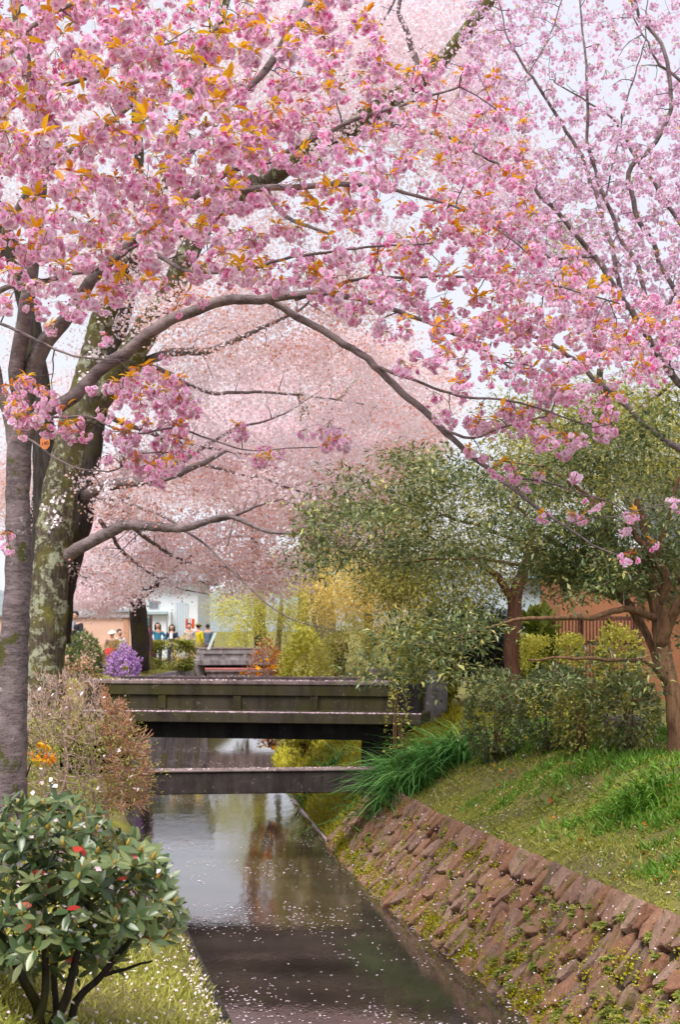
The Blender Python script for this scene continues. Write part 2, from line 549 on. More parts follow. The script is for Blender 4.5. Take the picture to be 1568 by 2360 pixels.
# ------------------------------------------------------------------ the lie of the land
_WRD = np.array([-8, 5, 9, 12.97, 16.4, 19.3, 23.8, 28.8, 34, 40, 46, 56, 75, 95, 140.])
_WRX = np.array([6.2, 3.47, 2.63, 1.80, 1.08, .51, -.174, -.83, -1.45, -1.95, -2.2, -2.1, -1.9, -1.7, -1.5])
def WR(d): return np.interp(d, _WRD, _WRX)
def WL(d): return WR(d) - np.interp(d, [0, 18, 24, 30, 38, 44, 58], [3.1, 3.1, 3.4, 3.4, 3.65, 3.8, 3.25])
def ztop(d): return np.interp(d, [8, 12, 22, 30], [1.2, 1.15, 1.04, 1.0])
def blend(d, a, b): return np.clip((np.asarray(d, float) - a) / (b - a), 0, 1)

def terrain(x, d):
    """Ground height above the water at (x, d)."""
    x = np.asarray(x, float); d = np.asarray(d, float)
    ol = WL(d) - x; orr = x - WR(d)
    zl1 = np.interp(ol, [0, .18, .22, 1.2, 2.1, 4], [-.4, .93, 1.0, 1.2, 2.03, 2.1])
    zl2 = np.interp(ol, [0, .25, .3, 1.2, 2.1, 4], [-.4, 2.02, 2.08, 2.1, 2.1, 2.1])
    s = blend(d, 25, 33)
    zl = zl1 * (1 - s) + zl2 * s
    zt = ztop(d)
    e = np.clip(orr, 0, 1e9)
    zr1 = np.where(e < .8, np.interp(e, [0, .1, .78, .8], [-.4, -.03, 1, 1.0]) * np.where(e > .1, zt, 1) - .03 * (e > .1) * (e < .79),
                   zt + (2.1 - zt) * np.interp(e, [.8, 1.6, 2.4, 3.1, 4.2], [0, .40, .80, .97, 1.0]))
    zr2 = np.interp(e, [0, .05, .5, 1.6, 2.6, 4], [-.4, -.05, .55, 1.55, 2.05, 2.1])
    s2 = blend(d, 23.3, 25.5)
    zr = zr1 * (1 - s2) + zr2 * s2
    bump_ = .05 * np.sin(x * 3.1 + d * 1.3) + .03 * np.sin(x * 1.7 - d * 2.3 + 1) + .02 * np.sin(x * 6.3 + d * 5.1)
    zr = zr + bump_ * ((e > .9) & (e < 6))
    zl = zl + bump_ * .7 * ((ol > .3) & (ol < 6))
    zl = zl + .25 * blend(ol, 1.2, 2.2) * blend(d, 32, 36) * (1 - blend(d, 43, 48))
    z = np.where(ol > 0, zl, np.where(orr > 0, zr, -.4))
    return z

OL = np.array([900, 200, 60, 25, 12, 7, 5, 4, 3.2, 2.6, 2.1, 1.75, 1.45, 1.2, .95, .7, .45, .22, .18, 0.0])
OR = np.array([0, .1, .4, .78, .8, 1.0, 1.2, 1.4, 1.6, 1.85, 2.1, 2.4, 2.7, 3.1, 3.6, 4.2, 5, 7, 12, 25, 60, 200, 900])
DST = np.concatenate([np.arange(-8, 5, 1.5), np.arange(5, 30, .35), np.arange(30, 60, 1.5), [62, 66, 72, 80, 92, 110, 140, 200, 320, 600, 1500]])
rows = []
for d in DST:
    xs = np.concatenate([WL(d) - OL, [WL(d) + 1.0, WR(d) - 1.0], WR(d) + OR])
    zs = terrain(xs - 0, np.full_like(xs, d))
    zs[len(OL) - 1] = -.4; zs[len(OL) + 2] = -.4
    k = blend(d, 92, 100)
    zs = zs * (1 - k) + 2.1 * k
    rows.append(np.stack([xs, np.full_like(xs, d), zs], 1))
nx = len(rows[0])
g = MB()
i = np.arange(len(DST) - 1)[:, None] * nx; j = np.arange(nx - 1)[None]
g.add(np.vstack(rows), np.stack([i + j, i + j + 1, i + nx + j + 1, i + nx + j], -1).reshape(-1, 4), smooth=True)
ground = tag(g.build('ground', M['ground']), kind='structure')

def strip(name, mat, off0, off1, d0, d1, side, lift, n=60):
    ds = np.linspace(d0, d1, n); V = []
    for d in ds:
        for o in np.linspace(off0, off1, 4):
            x = WL(d) - o if side < 0 else WR(d) + o
            V.append([x, d, float(terrain(x, d)) + lift])
    mb = MB(); i = np.arange(n - 1)[:, None] * 4; j = np.arange(3)[None]
    mb.add(V, np.stack([i + j, i + j + 1, i + 4 + j + 1, i + 4 + j], -1).reshape(-1, 4), smooth=True)
    return tag(mb.build(name, mat), kind='structure')

strip('path', M['path'], 3.2, 8.5, 4, 90, -1, .012, 90)
ds = np.concatenate([np.arange(-8, 60, 1.0), [70, 80, 90]])
wv = []
for d in ds: wv += [[WL(d) - .1, d, 0], [(WL(d) + WR(d)) / 2, d, 0], [WR(d) + .12, d, 0]]
g = MB(); i = np.arange(len(ds) - 1)[:, None] * 3; j = np.arange(2)[None]
g.add(wv, np.stack([i + j, i + j + 1, i + 4, i + 3 + j], -1).reshape(-1, 4) if False else
      np.stack([i + j, i + j + 1, i + 3 + j + 1, i + 3 + j], -1).reshape(-1, 4), smooth=True)
tag(g.build('canal_water', M['water']), kind='structure')

# wooded hills far off behind the gardens
m, nt, out = nm('far_hill')
prin(nt, out, ramp(nt, noise(nt, .02, 6, .7), [(.3, (.16, .20, .22)), (.7, (.26, .29, .29))]), 1.0)  # hazy blue-grey of distance put into the hill colour
hx = np.linspace(-900, 900, 70)
V = []
for t in np.linspace(0, 1, 10):
    for x in hx:
        h = (46 + 22 * math.sin(x * .008 + .6) + 12 * math.sin(x * .021 + 2) + 4 * math.sin(x * .07)) * math.sin(t * math.pi / 2)
        V.append([x, 900 + 420 * t + 30 * math.sin(x * .011), 2.0 + h])
g = MB(); i = np.arange(9)[:, None] * 70; j = np.arange(69)[None]
g.add(V, np.stack([i + j, i + j + 1, i + 70 + j + 1, i + 70 + j], -1).reshape(-1, 4), smooth=True)
tag(g.build('hills', m), kind='structure')

# ------------------------------------------------------------------ right retaining wall, stone by stone
def clip(poly, p, n):
    """Keep the part of the polygon with (q-p).n <= 0."""
    out_, L = [], len(poly)
    dd = (poly - p) @ n
    for a in range(L):
        b = (a + 1) % L
        if dd[a] <= 0: out_.append(poly[a])
        if (dd[a] < 0 < dd[b]) or (dd[b] < 0 < dd[a]):
            out_.append(poly[a] + (poly[b] - poly[a]) * dd[a] / (dd[a] - dd[b]))
    return np.array(out_)

def voronoi(seeds, bounds, gap, rad, squash=1.0):
    cells = []
    lo, hi = np.array(bounds[0], float), np.array(bounds[1], float)
    for i_, s in enumerate(seeds):
        poly = np.array([[lo[0], lo[1]], [hi[0], lo[1]], [hi[0], hi[1]], [lo[0], hi[1]]])
        dv = seeds - s
        near = np.where((np.abs(dv[:, 0]) < rad) & (np.abs(dv[:, 1]) < rad))[0]
        for k in near[np.argsort((dv[near] ** 2).sum(1))]:
            if k == i_: continue
            v = seeds[k] - s
            L = np.linalg.norm(v)
            poly = clip(poly, s + v * (.5 - gap / L), v / L)
            if len(poly) < 3: break
        cells.append(poly)
    return cells

SD0, SD1 = 7.0, 23.6
S_LEN = SD1 - SD0
WALL_L = 1.36
SQ = 1.75
rg = np.random.default_rng(3)
seeds = []
rows_l = [-.10, .24, .58, .92]
for ri, l0 in enumerate(rows_l):
    n_ = int(S_LEN / .24)
    for k in range(n_ + 1):
        s = (k + (.5 if ri % 2 else 0)) * S_LEN / n_
        seeds.append([s + rg.normal(0, .05), (l0 + rg.normal(0, .085)) / SQ])      # squashed so cells come out tall
n_ = int(S_LEN / .20)
for k in range(n_ + 1): seeds.append([(k + .5) * S_LEN / n_ + rg.normal(0, .03), 1.28 / SQ + rg.normal(0, .012)])
seeds = np.array(seeds)
cells = voronoi(seeds, ((-.2, -.15), (S_LEN + .2, 1.42 / SQ)), .013, .8)
top_row = len(seeds) - (n_ + 1)

def wall_pt(s, l, h):
    d = SD0 + s
    t = np.clip(l / WALL_L, -.3, 1.15)
    base_ = np.stack([WR(d) + .77 * t, d, ztop(d) * t], -1)
    # outward normal of the battered face
    tx = (WR(d + .2) - WR(d - .2)) / .4
    along = unit(np.stack([tx, np.ones_like(tx), np.zeros_like(tx)], -1))
    upv = unit(np.stack([np.full_like(tx, .77), np.zeros_like(tx), ztop(d)], -1))
    nrm = unit(np.cross(along, upv))
    nrm = np.where(nrm[..., :1] > 0, -nrm, nrm)
    return base_ + nrm * np.asarray(h)[..., None], nrm

wall = thing('stone_wall', P(1240, 2360, 12.97), 'battered wall of reddish brown leaning stones on the right side of the canal', 'retaining wall')
stone_list = []
for ci, poly in enumerate(cells):
    if len(poly) < 3: continue
    c = poly.mean(0)
    # unsquash, round the corners
    q = poly * [1, SQ]; c = c * [1, SQ]
    e = []
    for a in range(len(q)):
        p0, p1 = q[a], q[(a + 1) % len(q)]
        if np.linalg.norm(p1 - p0) < .02: continue
        e.append(p0 * .82 + p1 * .18); e.append(p0 * .5 + p1 * .5 + rg.normal(0, .006, 2)); e.append(p0 * .18 + p1 * .82)
    q = np.array(e)
    if len(q) < 6: continue
    k = len(q)
    hgt = (.040 + rg.uniform(-.018, .034)) if ci < top_row else .065 + rg.uniform(-.02, .02)
    tl = rg.normal(0, .15, 2)
    V, H = [], []
    for f_, h in ((1.03, -.06), (1.0, hgt * .55), (.95, hgt * .92), (.82, hgt)):
        qq = c + (q - c) * f_
        jit = rg.normal(0, .006, k) if h > 0 else np.zeros(k)
        V.append(qq); H.append(h + jit + ((qq - c) @ tl) * (h > 0))
    V.append(c[None]); H.append(np.array([hgt * 1.03 + rg.normal(0, .006)]))
    V, H = np.vstack(V), np.concatenate(H)
    W, nr = wall_pt(V[:, 0], V[:, 1], H)
    F4 = []
    for r_ in range(3):
        for a in range(k):
            b = (a + 1) % k
            F4.append([r_ * k + a, r_ * k + b, (r_ + 1) * k + b, (r_ + 1) * k + a])
    F3 = [[3 * k + a, 3 * k + (a + 1) % k, 4 * k] for a in range(k)]
    stone_list.append((W, F4, F3, W[-1]))
order = np.argsort([PXs[1] if False else s[3][1] for s in stone_list])
inview = [i_ for i_ in order if 0 - 60 < PX(stone_list[i_][3])[0] < 1640 and PX(stone_list[i_][3])[1] < 2420]
first = set(inview[:300])
rest = MB()
for i_, (W, F4, F3, c) in enumerate(stone_list):
    if i_ in first:
        mb = MB(); o_ = c
        mb.add(W - o_, F4, 0, .5, False)
        mb.F.append(np.array(F3, dtype=np.int32)); mb.M.append(np.zeros(len(F3), np.int32)); mb.S.append(np.full(len(F3), False))
        ob = bpy.data.objects.new('stone', mb.mesh('stone', M['stone']))
        COL.objects.link(ob); ob.parent = wall; ob.location = c - np.array(wall.location)
    else:
        n0 = rest.n
        rest.add(W, F4, 0)
        rest.F.append(np.array(F3, dtype=np.int32) + n0); rest.M.append(np.zeros(len(F3), np.int32)); rest.S.append(np.full(len(F3), False))
rest.build('smaller_stones', M['stone'], wall, 'stuff')
# dark packed earth behind the stones
V = []
ss = np.linspace(-1, S_LEN + .1, 60)
for s in ss:
    for l in np.linspace(-.25, WALL_L + .02, 6):
        V.append(wall_pt(np.array(s), np.array(l), np.array(-.02))[0])
mb = MB(); i = np.arange(59)[:, None] * 6; j = np.arange(5)[None]
mb.add(V, np.stack([i + j, i + j + 1, i + 6 + j + 1, i + 6 + j], -1).reshape(-1, 4))
mb.build('earth_backing', M['soil_dark'], wall)
# moss in the joints, thick along the water
tuf = MB()
def on_wall(n, l0, l1, s0=0, s1=S_LEN, hpos=.03):
    s = rg.uniform(s0, s1, n); l = rg.uniform(l0, l1, n)
    return wall_pt(s, l, np.full(n, hpos))
cl, cn = on_wall(380, .0, .24, hpos=.035)
cl2, cn2 = on_wall(330, .12, 1.3, hpos=.03)
C_, Nn_ = np.vstack([cl, cl2]), np.vstack([cn, cn2])
idx = np.repeat(np.arange(len(C_)), 55)
pp = C_[idx] + rg.normal(0, .055, (len(idx), 3)) - Nn_[idx] * .0
pp = pp - Nn_[idx] * np.clip(((pp - C_[idx]) * Nn_[idx]).sum(1), -.02, 1)[:, None] * .7
scatter(tuf, LEAF_V * [1.4, 1, 1], LEAF_F, pp, frames(Nn_[idx] + rg.normal(0, .7, (len(idx), 3)), rg), rg.uniform(.018, .038, len(idx)), 0, np.clip(rg.normal(.5, .25, len(idx)), 0, 1))
tuf.build('moss', M['moss'], wall, 'stuff')
# low plants and ferns rooted in the joints
fr = MB()
C_, Nn_ = on_wall(70, .1, 1.3, hpos=.05)
C2, N2 = on_wall(95, .1, 1.25, 2.5, 7.5, hpos=.05)
C_, Nn_ = np.vstack([C_, C2]), np.vstack([Nn_, N2])
for c, n_ in zip(C_, Nn_):
    k = rg.integers(7, 15)
    for a in range(k):
        d_ = unit(n_ * rg.uniform(.4, 1) + rg.normal(0, .65, 3) + [0, 0, .25])
        L = rg.uniform(.05, .14)
        nn = 6
        t = (np.arange(nn) + 1) / nn
        pts_ = c + d_ * L * t[:, None] - np.outer(t ** 2, [0, 0, L * .5])
        pts2 = np.repeat(pts_, 2, 0)
        side = unit(np.cross(d_, [0, 0, 1.0]))
        dirs = np.where((np.arange(nn * 2) % 2)[:, None], side, -side) + d_ * .5
        scatter(fr, LEAF_V, LEAF_F, pts2, frames(dirs, rg, up=n_), np.repeat(.05 * (1.1 - t), 2), 0, rg.uniform(.2, 1))
fr.build('ferns', M['fern'], wall, 'stuff')

# ------------------------------------------------------------------ left canal wall, plain by the camera, coursed stone beyond the bridge
def left_wall():
    w = thing('stone_wall', P(440, 2190, 11.5), 'grey canal wall of narrow upright stones seen beyond the bridge on the left bank', 'retaining wall')
    k = 0
    for d in np.arange(33, 55.5, .42):
        for lv in range(3):
            z0, z1 = -.2 + lv * .77, -.2 + (lv + 1) * .77 - .03
            x0, x1 = WL(d) - .04, WL(d + .42) - .04
            mb = MB(); b = rg.uniform(0, .06)
            o0, o1 = .25 * z0 / 2.1, .25 * z1 / 2.1
            V = [[x0 - o0 + b, d + .02, z0], [x1 - o0 + b, d + .40, z0], [x1 - o1 + b, d + .40, z1], [x0 - o1 + b, d + .02, z1],
                 [x0 - .4, d + .02, z0], [x1 - .4, d + .40, z0], [x1 - .4, d + .40, z1], [x0 - .4, d + .02, z1]]
            mb.add(V, [[0, 1, 2, 3], [3, 2, 6, 7], [0, 3, 7, 4], [1, 5, 6, 2]])
            mb.build('stone', M['concrete_grey'], w)
    mb = MB(); V = []
    ds_ = np.arange(3, 33.2, .6)
    for d in ds_: V += [[WL(d) + .02, d, -.4], [WL(d) - .16, d, 1.0], [WL(d) - .24, d, 1.03]]
    i = np.arange(len(ds_) - 1)[:, None] * 3; j = np.arange(2)[None]
    mb.add(V, np.stack([i + j, i + j + 1, i + 3 + j + 1, i + 3 + j], -1).reshape(-1, 4))
    mb.build('concrete_face', M['concrete_beam'], w)
left_wall()

# ------------------------------------------------------------------ grass, moss and petals on the banks (nobody could count them)
def bank_points(n, side, o0, o1, d0, d1, rg, power=1.0):
    d = d0 + (d1 - d0) * rg.uniform(0, 1, n) ** power
    o = rg.uniform(o0, o1, n)
    x = np.where(side < 0, WL(d) - o, WR(d) + o)
    return np.stack([x, d, terrain(x, d)], 1)

def vnoise(p, s, seed=0):
    r_ = np.random.default_rng(seed); v = np.zeros(len(p))
    for k in range(6):
        a = r_.normal(size=3) * s * (1 + k * .6); v += np.sin(p @ a + r_.uniform(0, 6.28)) / (1 + k * .4)
    return v / 2.2

def grass_patch(name, mats, pts, h0, h1, tint, rg, label, lean=.55):
    mb = MB()
    n = len(pts)
    d_ = unit(np.stack([rg.normal(0, lean, n), rg.normal(0, lean, n), np.ones(n)], 1))
    scatter(mb, BLADE_V * [1.6, 1, 1], BLADE_Q, pts - [0, 0, .005], frames(d_, rg), rg.uniform(h0, h1, n), 0, tint)
    o = mb.build(name, mats)
    return tag(o, label, 'grass', kind='stuff')

rg = np.random.default_rng(11)
p = bank_points(60000, 1, .82, 4.2, 8.5, 24.5, rg, 1.25)
v = vnoise(p, 1.5, 1)
keep = rg.uniform(0, 1, len(p)) < np.clip(.62 + .6 * v, .08, 1)
p, v = p[keep], v[keep]
ri = np.clip((p[:, 0] - WR(p[:, 1]) - 1.2) / 2.4, 0, 1)
grass_patch('grass', M['grass'], p, .03, .095, np.clip(.60 + .30 * v + rg.normal(0, .2, len(p)) - .12 * ri, 0, 1), rg, 'yellowish moss and thin turf over the right bank above the stones', 1.0)
p = bank_points(46000, 1, .84, 4.3, 8.5, 24.5, rg, 1.3)
v = .7 * vnoise(p, 2.6, 31) + .4 * vnoise(p, 7, 32)
kp = rg.uniform(0, 1, len(p)) < np.clip(.55 + .7 * v, .05, 1)
p, v = p[kp], v[kp]
gc = MB(); n = len(p)
scatter(gc, LEAF_V * [1.5, 1, 1], LEAF_F, p + np.stack([np.zeros(n), np.zeros(n), np.abs(rg.normal(0, .022, n)) + .03 * np.clip(v, 0, 1)], 1), frames(unit(rg.normal(0, 1, (n, 3)) * [1, 1, .5] + [0, 0, .25]), rg, up=np.array([0, 0, 1.0])), rg.uniform(.02, .05, n), 0,
        np.clip(.5 + .25 * vnoise(p, 1.3, 33) + rg.normal(0, .22, n), 0, 1))
tag(gc.build('ground_cover', M['grass']), 'low leafy ground cover and moss mounds over the right bank', 'ground cover', kind='stuff')
p = bank_points(150, 1, .9, 4.0, 9, 23, rg, 1.2)
gc = MB(); n = len(p)
scatter(gc, LEAF_V * [1.6, 1, 1], LEAF_F, p + [0, 0, .05], frames(rg.normal(0, 1, (n, 3)) * [1, 1, .4], rg, up=np.array([0, 0, 1.0])), rg.uniform(.05, .09, n), 0, rg.uniform(0, .6, n))
tag(gc.build('fallen_leaves', M['amber']), 'few fallen orange leaves lying on the right bank', 'leaves', kind='stuff')
p = bank_points(70000, 1, 1.0, 4.4, 8.5, 23, rg, 1.2)
v = .75 * vnoise(p, 1.9, 5) + .30 * vnoise(p, 5.0, 6) + .22 * (p[:, 0] - WR(p[:, 1]) - 2.2) + .03 * (15 - p[:, 1])
keep = v + rg.normal(0, .2, len(p)) > .05
p = p[keep]
grass_patch('tall_grass', M['brightgrass'], p, .05, .15, np.clip(rg.normal(.6, .22, len(p)), 0, 1), rg, 'bright green grass in clumps on the upper right bank', .6)
p = bank_points(38000, -1, .2, 2.6, 6.0, 17, rg, 1.1)
v = vnoise(p, 2.0, 9)
grass_patch('lawn_grass', M['grass'], p, .03, .085, np.clip(.74 + .18 * v + rg.normal(0, .16, len(p)), 0, 1), rg, 'pale yellow green grass on the near left bank under the glossy shrub', .6)
p = bank_points(26000, 1, .02, 3.0, 24.2, 40, rg, 1.1)
grass_patch('bank_grass', M['moss'], p, .06, .2, np.clip(rg.normal(.85, .15, len(p)), 0, 1), rg, 'yellow green mossy bank seen under the bridge', .8)
p = bank_points(16000, -1, .3, 3.0, 26, 60, rg, 1.0)
grass_patch('verge_grass', M['grass'], p, .04, .10, np.clip(rg.normal(.75, .18, len(p)), 0, 1), rg, 'pale grass verge along the far left bank behind the bridge', .7)

PETAL_V = np.array([[-.5, -.35, 0], [.1, -.5, .06], [.5, .1, .0], [-.1, .5, .08]], float)
PETAL_F = np.array([[0, 1, 2, 3]])
def petals(name, pts, s0, s1, label, rg, tilt=.3, lift=.004):
    mb = MB(); n = len(pts)
    up_ = unit(np.stack([rg.normal(0, tilt, n), rg.normal(0, tilt, n), np.ones(n)], 1))
    fr_ = frames(np.cross(up_, rg.normal(size=(n, 3))), rg)
    z = fr_[:, :, 1]
    x = unit(np.cross(z, up_)); rot = np.stack([x, z, np.cross(x, z)], -1)
    scatter(mb, PETAL_V, PETAL_F, pts + [0, 0, lift], rot, rg.uniform(s0, s1, n), 0, rg.uniform(0, 1, n))
    return tag(mb.build(name, M['fallen']), label, 'petals', kind='stuff')

# afloat: drifting in loose rafts, and packed in a line along the foot of the right wall
d = 9 + 35 * rg.uniform(0, 1, 9000) ** 1.25
f = rg.uniform(.0, 1, 9000)
w = np.stack([WL(d) + f * (WR(d) - WL(d)), d, np.zeros_like(d)], 1)
v = vnoise(w * [1.6, .8, 1], 1.3, 21)
w = w[(v + rg.normal(0, .28, len(w)) > .22)]
petals('floating_petals', w, .014, .034, 'pale fallen petals floating on the canal', rg, .05)
d = rg.uniform(7, 31, 9000)
w = np.stack([WR(d) - np.abs(rg.normal(0, .02, len(d))) * (1 + .6 * np.sin(d * 3)) + .02, d, np.zeros_like(d)], 1)
petals('petal_line', w, .02, .036, 'white line of petals washed against the foot of the right wall', rg, .1)
p = bank_points(2600, 1, .75, 4.4, 8.5, 25, rg, 1.2)
petals('bank_petals', p + [0, 0, .02], .014, .03, 'petals scattered over the right bank', rg, .7)
p, _n = on_wall(1300, 0, 1.35, hpos=.08)
petals('wall_petals', p, .012, .026, 'petals caught on the stones of the right wall', rg, .8)
p = bank_points(2600, -1, .12, 2.4, 6, 17, rg)
petals('lawn_petals', p + [0, 0, .05], .014, .028, 'white petals lying in the near left grass', rg, .6)
p = bank_points(1300, -1, .14, .36, 6, 17, rg)
petals('edge_petals', p + [0, 0, .02], .014, .03, 'petals drifted along the edge of the left bank', rg, .6)
# ------------------------------------------------------------------ footbridge
rg = np.random.default_rng(5)
def bridge(name, label, ax, ay, bx, by, ztop_, zled, zslab, zbot, width, npan, mats, cat='bridge', front_only=False):
    """A low concrete footbridge from a to b (its front face); built along x, then turned."""
    L = math.hypot(bx - ax, by - ay); rz = math.atan2(by - ay, bx - ax)
    t = thing(name, (ax, ay, 0), label, cat)
    t.rotation_euler = (0, 0, rz)
    def part(nm_, boxes, mat_, par=t, bev=.012):
        mb = MB()
        for lo, hi in boxes: mb.box(lo, hi, bevel=bev)
        o = bpy.data.objects.new(nm_, mb.mesh(nm_, mat_)); COL.objects.link(o); o.parent = par
        return o
    c1, c2, c3 = mats
    hp = ztop_ - zled
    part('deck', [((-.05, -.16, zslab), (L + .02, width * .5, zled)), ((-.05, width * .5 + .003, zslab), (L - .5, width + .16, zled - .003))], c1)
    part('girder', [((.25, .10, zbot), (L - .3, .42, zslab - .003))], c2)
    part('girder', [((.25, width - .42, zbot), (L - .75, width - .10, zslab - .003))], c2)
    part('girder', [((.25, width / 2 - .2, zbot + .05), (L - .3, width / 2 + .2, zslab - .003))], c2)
    for y0, s in ((0, -1), (width - .22, 1)):
        par = part('parapet', [((0, y0 + .04, zled + .003), (L - (.42 if s < 0 else .9), y0 + .18, ztop_ - .25))], c1)
        part('rail', [((0, y0 - .012, ztop_ - .25 + .003), (L - (.42 if s < 0 else .9), y0 + .232, ztop_ - .065))], c1, par)
        part('cap', [((-.02, y0 - .035, ztop_ - .062), (L - (.42 if s < 0 else .9), y0 + .255, ztop_))], c3, par)
        part('plinth', [((0, y0 - .006, zled + .004), (L - (.42 if s < 0 else .9), y0 + .226, zled + .045))], c1, par)
        for k in range(npan + 1):
            x = (L - (.55 if s < 0 else 1.03)) * k / npan
            part('post', [((x, y0 - .004, zled + .048), (x + .13, y0 + .224, ztop_ - .253))], c1, par, .008)
    return t, L, rz

BA, BB = P(195, 1640, 24.3), P(972, 1640, 23.25)
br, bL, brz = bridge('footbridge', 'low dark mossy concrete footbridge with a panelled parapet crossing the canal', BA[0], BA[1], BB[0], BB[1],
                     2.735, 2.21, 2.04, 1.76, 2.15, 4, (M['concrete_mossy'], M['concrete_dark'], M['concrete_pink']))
def br_part(nm_, lo, hi, mat_, bev=.015):
    mb = MB(); mb.box(lo, hi, bevel=bev)
    o = bpy.data.objects.new(nm_, mb.mesh(nm_, mat_)); COL.objects.link(o); o.parent = br
    return o
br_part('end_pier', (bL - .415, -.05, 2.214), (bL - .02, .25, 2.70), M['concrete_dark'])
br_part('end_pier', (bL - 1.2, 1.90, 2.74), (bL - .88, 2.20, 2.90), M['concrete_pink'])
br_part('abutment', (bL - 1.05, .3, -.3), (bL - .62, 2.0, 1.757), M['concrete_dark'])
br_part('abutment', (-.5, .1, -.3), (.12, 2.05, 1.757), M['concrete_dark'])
# petals lying along the ledge and the cap
def on_bridge(n, x0, x1, y0, y1, z):
    q = np.stack([rg.uniform(x0, x1, n), rg.uniform(y0, y1, n), np.full(n, z)], 1)
    c, s = math.cos(brz), math.sin(brz)
    return np.stack([q[:, 0] * c - q[:, 1] * s + BA[0], q[:, 0] * s + q[:, 1] * c + BA[1], q[:, 2]], 1)
lp = np.vstack([on_bridge(3600, 0, bL, -.15, -.02, 2.215), on_bridge(700, 0, bL - .4, -.03, .25, 2.74), on_bridge(220, 0, bL - .5, 1.9, 2.2, 2.74)])
petals('ledge_petals', lp, .018, .034, 'petals lying in a pale line along the bridge ledge', rg, .5)

# the beam in front of it
A, B = P(262, 1807, 21.65), P(862, 1800, 22.05)
L = math.hypot(B[0] - A[0], B[1] - A[1])
t = thing('beam', (A[0], A[1], 1.07), 'narrow dark concrete beam spanning the canal just in front of the footbridge', 'beam')
t.rotation_euler = (0, 0, math.atan2(B[1] - A[1], B[0] - A[0]))
for nm_, lo, hi, mt in (('web', (0, 0, 0), (L, .26, .335), 'concrete_beam'), ('top_slab', (-.05, -.03, .338), (L + .05, .29, .375), 'concrete_pink')):
    mb = MB(); mb.box(lo, hi, bevel=.012)
    o = bpy.data.objects.new(nm_, mb.mesh(nm_, M[mt])); COL.objects.link(o); o.parent = t
ca, sa = (B - A)[0] / L, (B - A)[1] / L
q = np.stack([rg.uniform(0, L, 260), rg.uniform(0, .25, 260)], 1)
lp = np.stack([A[0] + q[:, 0] * ca - q[:, 1] * sa, A[1] + q[:, 0] * sa + q[:, 1] * ca, np.full(260, 1.447)], 1)
petals('beam_petals', lp, .015, .028, 'few petals lying on top of the narrow beam', rg, .4)

# the next bridge along the canal
A, B = P(462, 1500, 56), P(640, 1500, 57)
fb, fL, frz = bridge('footbridge', 'small pale concrete bridge farther along the canal behind the mossy one', A[0], A[1], B[0], B[1],
                     2.86, 2.38, 2.18, 1.72, 2.4, 3, (M['concrete_grey'], M['concrete_dark'], M['concrete_pink']))
def fb_part(nm_, lo, hi, mat_):
    mb = MB(); mb.box(lo, hi, bevel=.015)
    o = bpy.data.objects.new(nm_, mb.mesh(nm_, mat_)); COL.objects.link(o); o.parent = fb
fb_part('abutment', (-.6, .3, -.3), (.35, 2.2, 2.17), M['concrete_grey'])
mb = MB(); mb.tube([[.1, -.35, 2.03], [fL, -.35, 1.99]], [.055, .055], 8)
o = bpy.data.objects.new('pipe', mb.mesh('pipe', plain('pipe_red', (.42, .13, .12), .5))); COL.objects.link(o); o.parent = fb
A = P(482, 1550, 53)
t = thing('weir_beam', (A[0], A[1], 1.0), 'pale concrete cross beam low in the canal below the far bridge', 'beam')
for nm_, lo, hi in (('web', (-.1, 0, .0), (2.9, .3, .98)), ('lip', (-.15, -.05, .984), (2.95, .35, 1.06))):
    mb = MB(); mb.box(lo, hi, bevel=.015); o = bpy.data.objects.new(nm_, mb.mesh(nm_, M['concrete_pink'])); COL.objects.link(o); o.parent = t
# leaning white signboard on it
A = P(480, 1497, 55.5); Bp = P(496, 1458, 55.5)
t = thing('signboard', A, 'narrow pale board leaning on the parapet of the far bridge', 'board')
mb = MB(); dx, dz = Bp[0] - A[0], Bp[2] - A[2]
V = []
for yy in (0, .05):
    for (u, v) in ((-.055, 0), (.055, 0), (.055, 1), (-.055, 1)): V.append([A[0] + u + dx * v, A[1] + yy, A[2] + dz * v])
mb.add(V, [[0, 1, 2, 3], [7, 6, 5, 4], [0, 4, 5, 1], [1, 5, 6, 2], [2, 6, 7, 3], [3, 7, 4, 0]])
mb.build('board', plain('board_pale', (.62, .72, .72), .5, .08), t)
mb = MB(); mb.tube([A + [.03, .1, 0], A + [.03 + dx * .8, .1, dz * .8]], [.02, .02], 6); mb.build('stake', M['bark_dark'], t)
# ------------------------------------------------------------------ growing trees
def limb_pts(px, step=.12, wob=.0, rg=None):
    """[(x, y, d, radius)...] on the print -> smooth world path with radii."""
    q = np.array([[*P(a[0], a[1], a[2]), a[3]] for a in px])
    s = spline(q, step)
    if wob and rg is not None:
        n = len(s); k = rg.normal(0, wob, (n, 3)); k = (k + np.roll(k, 1, 0) + np.roll(k, -1, 0)) / 2
        k[0] = 0; k[-1] = 0
        s[:, :3] += k * np.minimum(1, s[:, 3:4] / .03 + .4)
    return s[:, :3], np.maximum(s[:, 3], .003)

